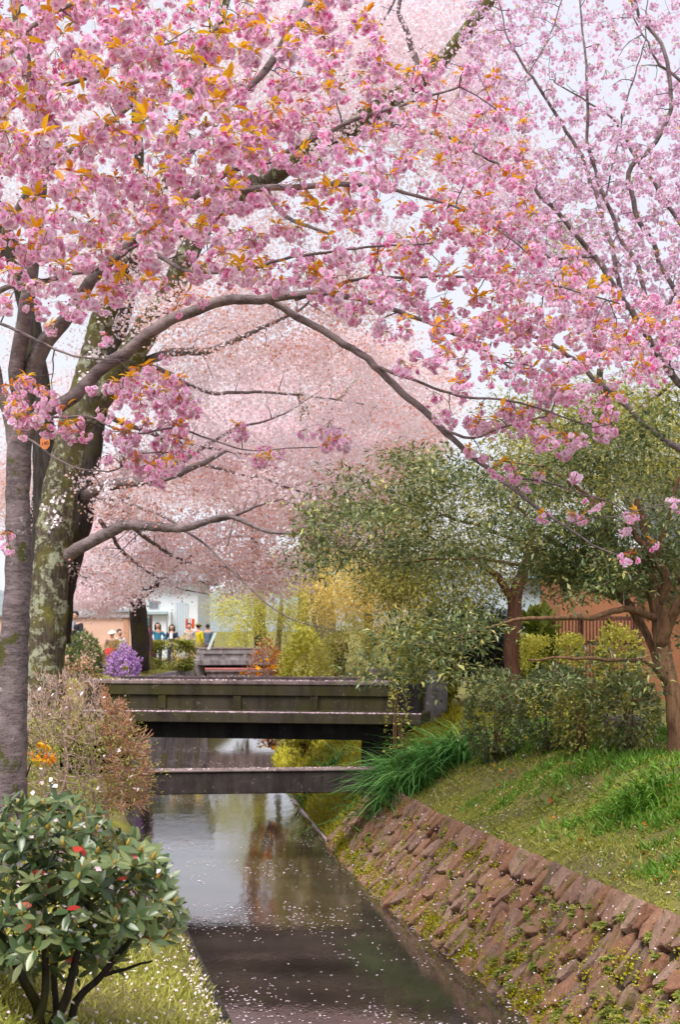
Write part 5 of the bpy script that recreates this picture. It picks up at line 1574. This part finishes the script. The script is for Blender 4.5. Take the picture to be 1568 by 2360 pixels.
for c in ar:
    out_d = unit(c - (base + [0, 0, .75]) + rg.normal(0, .2, 3) + [0, 0, .45])
    x = unit(np.cross(out_d, rg.normal(size=3))); y = np.cross(x, out_d)
    n = int(rg.integers(5, 10)); ph = rg.uniform(0, 6.28)
    tq0 = rg.integers(0, 4)
    for k in range(n):
        th = ph + k * 2 * math.pi / n + rg.normal(0, .2); e = math.radians(rg.normal(28, 22))
        d = math.cos(e) * (math.cos(th) * x + math.sin(th) * y) + math.sin(e) * out_d
        s = unit(np.cross(d, out_d)); z = np.cross(s, d)
        leafs.append((c + d * .008, np.stack([s, d, z], -1), rg.uniform(.062, .112), int(rg.integers(6)), int(np.clip(tq0 + rg.integers(-1, 2), 0, 3))))
dist = np.array([l[0][1] for l in leafs]); first = set(np.argsort(dist)[:285].tolist())
rest = MB()
for i_, (c, rot, L, k, tq) in enumerate(leafs):
    if i_ in first:
        o = bpy.data.objects.new('leaf', leafmesh(k, tq, 'rhodo')); COL.objects.link(o); o.parent = RB
        o.location = c - np.array(RB.location); o.rotation_euler = Matrix(rot.tolist()).to_euler(); o.scale = (L, L, L)
    else: scatter(rest, *LEAVES[k], c[None], rot[None], L, 0, [.15, .4, .6, .85][tq], smooth=True)
rest.build('leaf_mass', M['rhodo'], RB, 'stuff')
for x, y, s in [(182, 1975, .11), (176, 1990, .08), (200, 1962, .08), (40, 2085, .09), (315, 2062, .08), (362, 2178, .12), (375, 2185, .07), (192, 2232, .1), (10, 2262, .12), (60, 2010, .08), (130, 2050, .07), (250, 2100, .09), (300, 1980, .07), (90, 2150, .1), (240, 1930, .06), (155, 2120, .08), (285, 2020, .06)]:
    d = unit(rg.normal(0, 1, 3) * [1, .3, .35]); z0 = unit(np.array([0, -.75, .65]) + rg.normal(0, .2, 3)); s_ = unit(np.cross(d, z0)); z = np.cross(s_, d)
    o = bpy.data.objects.new('red_leaf', leafmesh(int(rg.integers(6)), int(rg.integers(1, 4)), 'redleaf')); COL.objects.link(o); o.parent = RB
    apx, apy = PX(ar); near_ = ar[np.argmin((apx - x) ** 2 + (apy - y) ** 2 + 900 * (ar[:, 1] - ar[:, 1].min()))]
    o.location = near_ + unit(np.array([0, -1, .35])) * .075 - np.array(RB.location); o.rotation_euler = Matrix(np.stack([s_, d, z], -1).tolist()).to_euler(); s *= .95; o.scale = (s * 1.15, s, s)
    o['label'] = 'red leaf'
bm_ = MB(); bm_.tube([[0, 0, 0], [0, 0, .3], [0, 0, .7], [0, 0, 1]], [.13, .2, .14, .02], 6, tint=.6); BUD = bm_.mesh('bud', M['bud'])
for c in ar[:: 2]:
    out_d = unit(c - (base + [0, 0, .75]) + [0, 0, .6] + rg.normal(0, .15, 3))
    o = bpy.data.objects.new('bud', BUD); COL.objects.link(o); o.parent = RB; o.location = c - np.array(RB.location)
    o.rotation_euler = Vector(out_d).to_track_quat('Z', 'Y').to_euler(); s = float(rg.uniform(.035, .062)); o.scale = (s, s, s)
pt = ar[rg.integers(0, len(ar), 190)] + rg.normal(0, .06, (190, 3)) + [0, -.05, .05]
petals('leaf_petals', pt, .022, .042, 'white fallen petals caught on the glossy leaves of the near shrub', rg, .7)

# ================================================== half bare clipped hedge behind it
def hedge(label, cx, top, bot, x0, x1, d0, d1, seed, n):
    global rg, nodes, nrad
    rg = np.random.default_rng(seed); nodes, nrad = [], []
    bx = P(cx, bot, (d0 + d1) / 2); gz0 = float(terrain(bx[0], bx[1]))
    t = thing('hedge', [bx[0], bx[1], gz0], label, 'hedge')
    for k in range(9):
        x = rg.uniform(x0 + 30, x1 - 50); d = rg.uniform(d0 + .2, d1 - .2); y_top = top + rg.uniform(60, 200)
        b = P(x, bot, d); b[2] = float(terrain(b[0], b[1])) - .05
        e = P(x + rg.normal(0, 25), y_top, d)
        q = spline(np.array([b, (b * .6 + e * .4) + rg.normal(0, .04, 3), (b * .25 + e * .75) + rg.normal(0, .05, 3), e]), .08)
        mb = MB(); r_ = np.linspace(rg.uniform(.018, .034), .008, len(q)); mb.tube(q, r_, 6, rough=.05, seed=k)
        mb.build('stem', M['twig_pale'], t); nodes.append(q); nrad.append(r_)
    return t, np.vstack(nodes), np.concatenate(nrad)
H1, nd, nr = hedge('half bare clipped azalea hedge with tangled brown twigs beside the mossy trunks', 190, 1560, 1850, 70, 310, 15.0, 17.4, 131, 9)
dh = lambda x, y: 16.0 + rg.normal(0, .55)
ah = np.vstack([fill([(65, 1580), (90, 1556), (185, 1558), (240, 1592), (285, 1650), (305, 1700), (250, 1720), (60, 1720)], 300, dh, rg, 8),
                fill([(70, 1700), (300, 1690), (338, 1710), (338, 1790), (330, 1860), (240, 1870), (90, 1850)], 260, dh, rg, 8)])
tw = MB(); nd2, nr2 = grow(nd, nr, ah, rg, out=tw, sides=4, fat=.009, tip=.006, jit=.2, maxr=.018)
tw.build('twigs', M['twig_pale'], H1, 'stuff')
ab = fill([(75, 1590), (180, 1575), (270, 1640), (300, 1720), (325, 1830), (90, 1840)], 90, lambda x, y: 15.35 + rg.normal(0, .12), rg, 14)
tw = MB(); grow(nd, nr, ab, rg, out=tw, sides=5, fat=.012, tip=.006, jit=.28, maxr=.02); tw.build('twigs', plain('twig_bare', (.50, .36, .33), .8, .3, 30), H1, 'stuff')
# fine shoots bristling outward from every twig end
def shoots(anchors, n_each, L, mat_, par, rg, c, name='shoots'):
    mb = MB()
    for a in anchors:
        for k in range(n_each):
            d = unit(a - c + rg.normal(0, .5, 3) + [0, 0, .5]); l = L * rg.uniform(.5, 1.3)
            mb.tube([a, a + d * l * .5 + rg.normal(0, .012, 3), a + d * l], [.006, .005, .003], 3, cap=False)
    mb.build(name, mat_, par, 'stuff')
hc = P(190, 1740, 16.2)
shoots(ah, 3, .12, M['twig_pale'], H1, rg, hc)
shoots(ah[PX(ah)[0] > 235], 6, .15, M['twig_red'], H1, rg, hc, 'red_shoots')
lf = MB(); up_ = ah[rg.uniform(0, 1, len(ah)) < .85]
sprays(lf, up_, 3, .045, .09, rg, .5, .28)
lf.build('foliage', M['hedgeleaf'], H1, 'stuff')
lf = MB(); low = ah[(PX(ah)[1] > 1650)]
sprays(lf, low, 11, .05, .10, rg, .85, .15); lf.build('green_foliage', M['hedgegreen'], H1, 'stuff')
q = fill([(80, 1560), (300, 1600), (320, 1830), (80, 1850)], 46, lambda x, y: 15.4 + rg.normal(0, .15), rg, 6)
petals('hedge_petals', q, .03, .06, 'pale petals caught in the twigs of the half bare hedge', rg, .8)
# bronze sprig growing from the grey trunk above the hedge
c = P(85, 1735, 12.5); sp = thing('leaf_sprig', c, 'orange bronze leaf sprig sprouting from the base of the grey trunk', 'sprig')
mb = MB(); mb.tube([P(60, 1790, 12.75), P(70, 1760, 12.6), c], [.008, .006, .004], 5); mb.build('shoot', M['twig'], sp)
for k in range(8):
    o = bpy.data.objects.new('leaf_spray', SPR_ME[k % 8]); COL.objects.link(o); o.parent = sp
    o.location = rg.normal(0, .05, 3); o.rotation_euler = rg.uniform(0, 6.28, 3); o.scale = (.75,) * 3
# ================================================== buildings and people beyond
def bx(nm_, lo, hi, mat_, par, bev=.01):
    mb = MB(); mb.box(lo, hi, bevel=bev); return mb.build(nm_, mat_, par)
W_ = plain('plaster_white', (.70, .73, .75), .8, .06, 2)
GLS, nt, out = nm('window_glass'); prin(nt, out, (.16, .19, .21), .12, None, .6)
def build_white():
    d = 74; A = P(318, 1520, d); B = P(438, 1520, d); z = lambda y: float(P(0, y, d)[2])
    t = thing('house', [A[0], d, 2.1], 'white house with a shuttered window behind the people on the left', 'house')
    bx('wall', (A[0], d, 2.0), (B[0] + .4, d + 7, z(1340)), W_, t)
    bx('annex_wall', (A[0] - .1, d - 1.6, 2.0), (P(392, 0, d)[0], d - .01, z(1418)), W_, t)
    bx('eave', (A[0] - .3, d - 1.9, z(1417)), (P(396, 0, d)[0], d - .01, z(1410)), plain('eave_grey', (.36, .45, .46), .6, .1), t)
    rf = MB(); zr = z(1340); x0, x1 = A[0] - .5, B[0] + .9
    V = [[x0, d - .6, zr], [x1, d - .6, zr], [x1, d + 3.5, zr + 1.9], [x0, d + 3.5, zr + 1.9], [x0, d + 7.6, zr], [x1, d + 7.6, zr]]
    rf.add(V, [[0, 1, 2, 3], [3, 2, 5, 4]]); rf.add([V[0], V[3], V[4]], [[0, 1, 2]]); rf.add([V[1], V[5], V[2]], [[0, 1, 2]])
    rf.build('roof', plain('roof_grey', (.20, .21, .23), .6, .15), t)
    fr = bx('window', (P(342, 0, d)[0], d - .06, z(1402)), (P(366, 0, d)[0], d - .005, z(1384)), plain('frame_alu', (.5, .52, .54), .4, .05), t)
    bx('pane', (P(344, 0, d)[0], d - .09, z(1400)), (P(353.4, 0, d)[0], d - .063, z(1386)), GLS, fr)
    bx('pane', (P(354.6, 0, d)[0], d - .09, z(1400)), (P(364, 0, d)[0], d - .063, z(1386)), GLS, fr)
    sh = bx('shutter', (P(404, 0, d)[0], d - .05, z(1470)), (P(432, 0, d)[0], d - .005, z(1388)), plain('shutter_blue', (.48, .55, .60), .5, .05), t)
    for k in range(5):
        x = P(406 + k * 6, 0, d)[0]
        bx('slat', (x, d - .08, z(1468)), (x + .06, d - .053, z(1390)), plain('slat_blue', (.60, .66, .70), .5, .05) if k == 0 else bpy.data.materials['slat_blue'], sh, 0.004)
    bx('post', (P(396, 0, d)[0], d - 1.7, 2.0), (P(402, 0, d)[0], d - 1.4, z(1410)), W_, t)
build_white()
def garden_wall():
    d = 61; A = P(120, 1500, d); B = P(332, 1500, d); zt = float(P(0, 1424, d)[2])
    t = thing('garden_wall', [A[0], d, 2.1], 'salmon plastered garden wall with a grey coping behind the people', 'wall')
    bx('wall', (A[0] - 3, d, 2.0), (B[0], d + .2, zt), plain('plaster_salmon', (.58, .38, .29), .85, .1, 1.5), t)
    n = 12; w = (B[0] - A[0] + 3) / n
    for k in range(n):
        x = A[0] - 3 + k * w
        bx('coping', (x + .01, d - .12, zt + .003), (x + w - .01, d + .32, zt + .12), M['concrete_grey'], t)
    bx('pilaster', (P(285, 0, d)[0], d - .05, 2.0), (P(296, 0, d)[0], d - .004, zt), plain('plaster_brown', (.45, .25, .16), .8), t)
garden_wall()
def sheds():
    d = 66; A = P(235, 1440, d); B = P(300, 1440, d); z = lambda y: float(P(0, y, d)[2])
    t = thing('shed', [A[0], d, 2.1], 'pale grey shed roof with a dark frame showing above the salmon wall', 'shed')
    bx('wall', (A[0], d, 2.0), (B[0], d + 3, z(1412)), W_, t)
    bx('frame', (P(258, 0, d)[0], d - .06, z(1412)), (P(261, 0, d)[0], d - .005, z(1395)), M['bark_dark'], t)
    bx('roof', (A[0] - .3, d - .4, z(1411)), (B[0] + .3, d + 3.3, z(1404)), plain('roof_slate', (.30, .36, .40), .6), t)
sheds()

# house and fence on the right
OR_ = plain('plaster_orange', (.36, .15, .075), .8, .15, 1.2)
def right_house():
    d = 30; z = lambda y: float(P(0, y, d)[2]); A = P(1292, 1500, d); B = P(1640, 1500, d)
    t = thing('house', [A[0], d, 2.1], 'terracotta walled house with a dark tiled eave behind the evergreen on the right', 'house')
    bx('wall', (A[0], d, 2.0), (B[0] + 3, d + 6, z(1262)), OR_, t)
    bx('beam', (A[0] - .1, d - .12, z(1345)), (B[0] + 3, d - .005, z(1335)), M['bark_red'], t)
    bx('post', (P(1470, 0, d)[0], d - .1, 2.0), (P(1482, 0, d)[0], d - .006, z(1262)), M['bark_red'], t)
    bx('upper_wall', (A[0] + .01, d - .05, z(1334)), (B[0] + 3, d - .004, z(1264)), plain('plaster_tan', (.36, .24, .17), .8, .1), t)
    zr = z(1262); x0, x1 = P(1462, 0, d)[0], B[0] + 3.2
    rf = MB(); V = [[x0, d - 1.0, zr], [x1, d - 1.0, zr], [x1, d + 3, zr + 2.2], [x0, d + 3, zr + 2.2], [x0, d - 1, zr - .1], [x1, d - 1, zr - .1], [x1, d + 3, zr + 2.1], [x0, d + 3, zr + 2.1]]
    rf.add(V, [[0, 1, 2, 3], [7, 6, 5, 4], [0, 4, 5, 1], [0, 3, 7, 4], [1, 5, 6, 2]])
    TM = plain('tile_grey', (.085, .085, .095), .5, .25); r_ = rf.build('roof', TM, t)
    k = 0; x = x0 + .1
    while x < x1 - .1:
        mb = MB(); mb.tube([[x, d - 1.04, zr + .05], [x, d + 1, zr + .05 + 2.04 * .55], [x, d + 3, zr + .05 + 2.2]], [.075] * 3, 8)
        mb.build('tile', TM, r_); x += .24
right_house()
def fence(label, d, xa, xb, yt, yb, mat_, n):
    z = lambda y: float(P(0, y, d)[2]); A = P(xa, yb, d); B = P(xb, yb, d)
    t = thing('wooden_fence', [A[0], d, 2.1], label, 'fence'); w = (B[0] - A[0]) / n
    for k in range(n):
        x = A[0] + k * w
        bx('slat', (x + .012, d, 2.05), (x + w * .62, d + .03, z(yt) - .05 + rg.uniform(-.01, .01)), mat_, t, .004)
    for y in (yt, (yt + yb) / 2): bx('rail', (A[0] - .05, d + .032, z(y) - .1), (B[0] + .05, d + .08, z(y) - .02), mat_, t, .004)
    for k in range(0, n + 1, 8):
        x = A[0] + k * w
        bx('post', (x - .05, d + .083, 2.0), (x + .05, d + .18, z(yt) + .03), mat_, t, .006)
rg = np.random.default_rng(141)
fence('brown slatted wooden fence in front of the terracotta house', 27.5, 1278, 1470, 1418, 1530, M['bark_red'], 24)
t = thing('shed', [P(1225, 1500, 33)[0], 33, 2.1], 'pale blue white shed glimpsed between the evergreens on the right', 'shed')
bx('wall', (P(1196, 0, 33)[0], 33, 2.0), (P(1272, 0, 33)[0], 35, float(P(0, 1335, 33)[2])), plain('plaster_blue', (.46, .58, .64), .6, .08), t)
bx('roof', (P(1190, 0, 33)[0], 32.7, float(P(0, 1334, 33)[2])), (P(1278, 0, 33)[0], 35.3, float(P(0, 1326, 33)[2])), plain('roof_blue', (.25, .34, .38), .6), t)

# sign post by the path
t = thing('signpost', P(345, 1510, 51), 'dark maroon wooden post with a green board beside the pink coat', 'sign'); d = 51.0
zb, zt = 2.05, float(P(0, 1416, d)[2]); x = float(P(347, 0, d)[0])
bx('post', (x - .05, d, zb), (x + .05, d + .1, zt), plain('wood_maroon', (.10, .05, .06), .7), t)
bx('board', (x - .30, d + .02, zt - .42), (x - .052, d + .07, zt - .12), plain('board_green', (.08, .22, .22), .5, .1), t)

# ---------------------------------------------------------------- people
SKIN = plain('skin', (.52, .30, .22), .55, .06, 20); HAIR = plain('hair_dark', (.02, .016, .015), .5, .2, 30)
DARK = plain('eye_dark', (.02, .015, .015), .3, .05); LIP = plain('lips', (.42, .15, .14), .5, .05)
def skin_mesh(name, V, E, Rr, mat_, par, root=0, sub=2):
    me = bpy.data.meshes.new(name); me.from_pydata([tuple(v) for v in V], E, []); me.materials.append(mat_)
    o = bpy.data.objects.new(name, me); COL.objects.link(o); o.parent = par
    o.modifiers.new('skin', 'SKIN'); sv = me.skin_vertices[0].data
    for k, r_ in enumerate(Rr): sv[k].radius = (r_, r_) if np.isscalar(r_) else r_
    for k in range(len(V)): sv[k].use_root = (k == root)
    o.modifiers['skin'].use_smooth_shade = True
    s = o.modifiers.new('subd', 'SUBSURF'); s.levels = sub; s.render_levels = sub
    return o
def person(label, x, d, face, top, bottom, hair='short', arms='down', sit=False, legs='trousers', shoes=(.05, .04, .04), hat=None, scale=1.0, extra=None, z=None, shirt=None):
    """face: turn about z, 0 looks toward the camera."""
    px_ = float(P(x, 0, d)[0])
    t = thing('person', [px_, d, float(terrain(px_, d)) if z is None else z], label, 'person')
    t.rotation_euler = (0, 0, math.radians(face)); t.scale = (scale,) * 3
    hip = .46 if sit else .92
    V = [[0, 0, hip], [0, 0, hip + .18], [0, .01, hip + .36], [0, .01, hip + .50], [0, 0, hip + .565], [0, -.02, hip + .64], [0, -.03, hip + .72], [0, -.025, hip + .79]]
    Rr = [(.14, .11), (.125, .095), (.15, .105), (.13, .085), .052, .075, .085, .062]
    E = [(0, 1), (1, 2), (2, 3), (3, 4), (4, 5), (5, 6), (6, 7)]
    def add(p, r_, prev): V.append(p); Rr.append(r_); E.append((prev, len(V) - 1)); return len(V) - 1
    add([0, -.12, hip + .70], .018, 6)                                        # nose
    for s in (-1, 1): add([s * .095, .0, hip + .70], .016, 6)                # ears
    chains = {}
    for s in (-1, 1):
        if sit: kn, an, toe = [s * .12, -.42, hip + .02], [s * .12, -.45, .08], [s * .13, -.60, .04]
        else: kn, an, toe = [s * .10, -.02, .50], [s * .11, .02, .08], [s * .13, -.14, .04]
        i_ = add([s * .09, 0, hip - .06], .085, 0); i_ = add(kn, .058, i_); i_ = add(an, .04, i_); add(toe, .034, i_)
        chains['leg', s] = ([s * .09, 0, hip - .04], kn, an)
        sh = [s * .185, .01, hip + .47]
        A_m = {'down': ([s * .24, .02, hip + .20], [s * .22, -.06, hip - .04]), 'chest': ([s * .25, -.04, hip + .22], [s * .07, -.24, hip + .34]),
               'lap': ([s * .25, -.05, hip + .22], [s * .09, -.24, hip + .10]), 'hip': ([s * .33, .05, hip + .24], [s * .17, -.12, hip + .12]), 'up': ([s * .30, -.05, hip + .62], [s * .13, -.10, hip + .84])}[arms]
        i_ = add(sh, .062, 3); i_ = add(A_m[0], .045, i_); i_ = add(A_m[1], .030, i_)
        w = np.array(A_m[1]); dr = unit(w - np.array(A_m[0])); sd = unit(np.cross(dr, [0, 0, 1.0]) + [0, .01, 0]); pl = np.cross(sd, dr)
        i_ = add((w + dr * .06).tolist(), (.036, .018), i_)
        for k, (o_, l) in enumerate(((-.03, .065), (-.01, .08), (.01, .075), (.03, .06))):
            j_ = add((w + dr * .10 + sd * o_).tolist(), .0095, i_); add((w + dr * (.10 + l * .8) + sd * o_ * 1.1 - pl * .02).tolist(), .0085, j_)
        j_ = add((w + dr * .055 + sd * -.045 * s).tolist(), .011, i_ ); add((w + dr * .09 + sd * -.06 * s).tolist(), .0095, j_)
        chains['arm', s] = (sh, A_m[0], A_m[1])
    skin_mesh('body', V, E, Rr, SKIN, t)
    cm = lambda n_, c: plain(n_, c, .85, .15, 25)
    TV = [[0, 0, hip - .06], [0, 0, hip + .18], [0, .01, hip + .36], [0, .01, hip + .515]]; TR = [(.175, .14), (.155, .125), (.178, .13), (.135, .10)]; TE_ = [(0, 1), (1, 2), (2, 3)]
    for s in (-1, 1):
        a = chains['arm', s]; n0 = len(TV)
        TV += [a[0], a[1], (np.array(a[1]) * .12 + np.array(a[2]) * .88).tolist()]; TR += [.078, .060, .048]; TE_ += [(3, n0), (n0, n0 + 1), (n0 + 1, n0 + 2)]
    skin_mesh('jacket', TV, TE_, TR, cm('cloth_top', top), t)
    if shirt:
        mb = MB(); 
        mb.add([[-.05, -.145, hip + .50], [.05, -.145, hip + .50], [.07, -.165, hip + .25], [-.07, -.165, hip + .25]], [[0, 1, 2, 3]]); mb.add([[-.05, -.10, hip + .50], [.05, -.10, hip + .50], [.07, -.10, hip + .25], [-.07, -.10, hip + .25]], [[3, 2, 1, 0]])
        o = bpy.data.objects.new('shirt', mb.mesh('shirt', cm('cloth_shirt', shirt))); COL.objects.link(o); o.parent = t
    if legs == 'skirt':
        mb = MB()
        if sit: mb.tube([[0, .06, hip], [0, -.15, hip + .02], [0, -.42, hip - .02], [0, -.50, hip - .22]], [.17, .20, .22, .24], 14)
        else: mb.tube([[0, 0, hip + .08], [0, 0, hip - .1], [0, 0, .55], [0, 0, .42]], [.155, .19, .25, .27], 14)
        o = bpy.data.objects.new('skirt', mb.mesh('skirt', cm('cloth_skirt', bottom))); COL.objects.link(o); o.parent = t
    else:
        LV = [[0, 0, hip + .02]]; LR = [(.165, .13)]; LE = []
        for s in (-1, 1):
            a = chains['leg', s]; n0 = len(LV); LV += [a[0], a[1], (np.array(a[2]) + [0, 0, .03]).tolist()]; LR += [.105, .078, .062]; LE += [(0, n0), (n0, n0 + 1), (n0 + 1, n0 + 2)]
        skin_mesh('trousers', LV, LE, LR, cm('cloth_legs', bottom), t)
    for s in (-1, 1):
        a = np.array(chains['leg', s][2]); mb = MB(); mb.tube([a + [0, .05, -.04], a + [0, -.04, -.03], a + [s * .01, -.13, -.045], a + [s * .01, -.19, -.05]], [.042, .05, .045, .02], 8)
        o = bpy.data.objects.new('shoe', mb.mesh('shoe', cm('shoe', shoes))); COL.objects.link(o); o.parent = t
    hz = hip + .72
    def ball(n_, c, r3, mt, cut=None):
        mb = MB(); nth, nph = 12, 8; VV = []
        for i_ in range(nph):
            ph = math.pi * i_ / (nph - 1) - math.pi / 2
            for j_ in range(nth): th = 2 * math.pi * j_ / nth; VV.append([c[0] + r3[0] * math.cos(th) * math.cos(ph), c[1] + r3[1] * math.sin(th) * math.cos(ph), c[2] + r3[2] * math.sin(ph)])
        mb.add(VV, [[i_ * nth + j_, i_ * nth + (j_ + 1) % nth, (i_ + 1) * nth + (j_ + 1) % nth, (i_ + 1) * nth + j_] for i_ in range(nph - 1) for j_ in range(nth)], 0, .5, True)
        o = bpy.data.objects.new(n_, mb.mesh(n_, mt)); COL.objects.link(o); o.parent = t
    ball('hair', (0, .022, hz + .035), (.098, .098, .098), HAIR)
    if hair == 'long':
        for s in (-1, 1):
            mb = MB(); mb.tube([[s * .06, .0, hz + .08], [s * .098, -.01, hz], [s * .10, -.02, hz - .14], [s * .085, -.06, hz - .28]], [.03, .045, .045, .02], 7); o = bpy.data.objects.new('hair', mb.mesh('hair', HAIR)); COL.objects.link(o); o.parent = t
        mb = MB(); mb.tube([[0, .05, hz + .1], [0, .085, hz], [0, .08, hz - .22]], [.07, .085, .05], 8); o = bpy.data.objects.new('hair', mb.mesh('hair', HAIR)); COL.objects.link(o); o.parent = t
    if hat:
        ball('hat', (0, .01, hz + .055), (.106, .106, .085), cm('cloth_hat', hat))
        mb = MB(); mb.tube([[0, -.03, hz + .04], [0, -.035, hz + .055]], [.15, .14], 14); o = bpy.data.objects.new('hat_brim', mb.mesh('hat_brim', cm('cloth_brim', hat))); COL.objects.link(o); o.parent = t
    for s in (-1, 1): ball('eye', (s * .034, -.108, hz + .005), (.013, .008, .008), DARK)
    ball('mouth', (0, -.104, hz - .062), (.024, .008, .007), LIP)
    if extra: extra(t, hip)
    return t
def camera_held(t, hip):
    mb = MB(); mb.box((-.07, -.33, hip + .32), (.07, -.25, hip + .42), bevel=.01); mb.tube([[0, -.33, hip + .37], [0, -.40, hip + .37]], [.035, .035], 10)
    o = bpy.data.objects.new('camera', mb.mesh('camera', DARK)); COL.objects.link(o); o['label'] = 'black camera held at the chest by the man in the dark jacket'; o['category'] = 'camera'
    o.matrix_world = Matrix.Translation(t.location) @ Matrix.Rotation(t.rotation_euler.z, 4, 'Z') @ Matrix.Scale(t.scale[0], 4)
def scarf(t, hip):
    mb = MB(); mb.tube([[-.09, -.02, hip + .55], [0, -.10, hip + .53], [.09, -.02, hip + .55], [0, .08, hip + .57], [-.09, -.02, hip + .55]], [.04] * 5, 8)
    mb.tube([[.03, -.11, hip + .53], [.05, -.16, hip + .40], [.05, -.165, hip + .25]], [.035, .035, .03], 6)
    o = bpy.data.objects.new('scarf', mb.mesh('scarf', plain('cloth_scarf', (.25, .27, .33), .9))); COL.objects.link(o); o.parent = t
    camera_held(t, hip)
person('man in a dark maroon jacket and grey scarf holding a camera to his chest', 172, 41, -25, (.035, .028, .04), (.05, .05, .06), arms='chest', extra=scarf, scale=1.06)
person('seated person in a white hat and a brown coat with a red skirt', 258, 53, -10, (.20, .12, .09), (.50, .02, .035), arms='lap', sit=True, legs='skirt', hat=(.78, .78, .76), z=2.25)
person('dark haired person in a white shirt and navy trousers seated beside the red skirt', 275, 53.6, 40, (.70, .72, .72), (.06, .06, .10), arms='lap', sit=True, z=2.3)
person('woman in a long pink coat half hidden behind the maroon post', 339, 52, 60, (.62, .05, .18), (.62, .05, .18), hair='long', legs='skirt')
person('woman in a teal blue jacket with a hand at her waist', 363, 58, 15, (.03, .17, .27), (.02, .03, .05), hair='long', arms='hip')
person('woman in a navy cardigan over a white top right of the teal jacket', 396, 59, -8, (.025, .035, .08), (.03, .04, .08), hair='long', arms='lap', shirt=(.75, .74, .76))
person('person in a grey top standing in front of the pale house', 436, 59, 10, (.45, .40, .42), (.10, .14, .22), arms='down')
person('person in a bright yellow raincoat near the far bridge', 457, 60, 150, (.66, .54, .02), (.30, .26, .06), arms='down', legs='skirt', hat=(.25, .22, .05))
person('person in a slate blue coat walking away by the far bridge', 479, 62, 170, (.10, .15, .22), (.12, .09, .10))
person('person dressed in black glimpsed between the trunks past the right of the bridge', 782, 41, 20, (.012, .014, .014), (.012, .014, .014), hat=(.02, .02, .02), arms='chest')
# orange streamers above the grey top
t = thing('orange_flag', P(440, 1440, 59), 'orange red cloth flag raised above the person in grey', 'flag')
for k, (x0, x1) in enumerate(((428, 433), (441, 448))):
    mb = MB(); A = P(x0, 1449, 59.2); B = P(x1, 1426, 59.2)
    q = [[A[0] + i_ / 5 * (B[0] - A[0]), 59.2 + .04 * math.sin(i_ * 1.5 + k) + j_ * .004, A[2] + v * (B[2] - A[2])] for j_ in (0, 1) for v in (0, .5, 1) for i_ in range(6)]
    F = [[v * 6 + i_, v * 6 + i_ + 1, v * 6 + i_ + 7, v * 6 + i_ + 6] for v in range(2) for i_ in range(5)]
    mb.add(q, F + [[18 + a for a in f[::-1]] for f in F]); mb.build('cloth', plain('cloth_orange', (.75, .10, .02), .8), t)
mb = MB(); mb.tube([P(438, 1500, 59.3), P(438, 1424, 59.3)], [.012, .012], 6); mb.build('pole', M['bark_dark'], t)
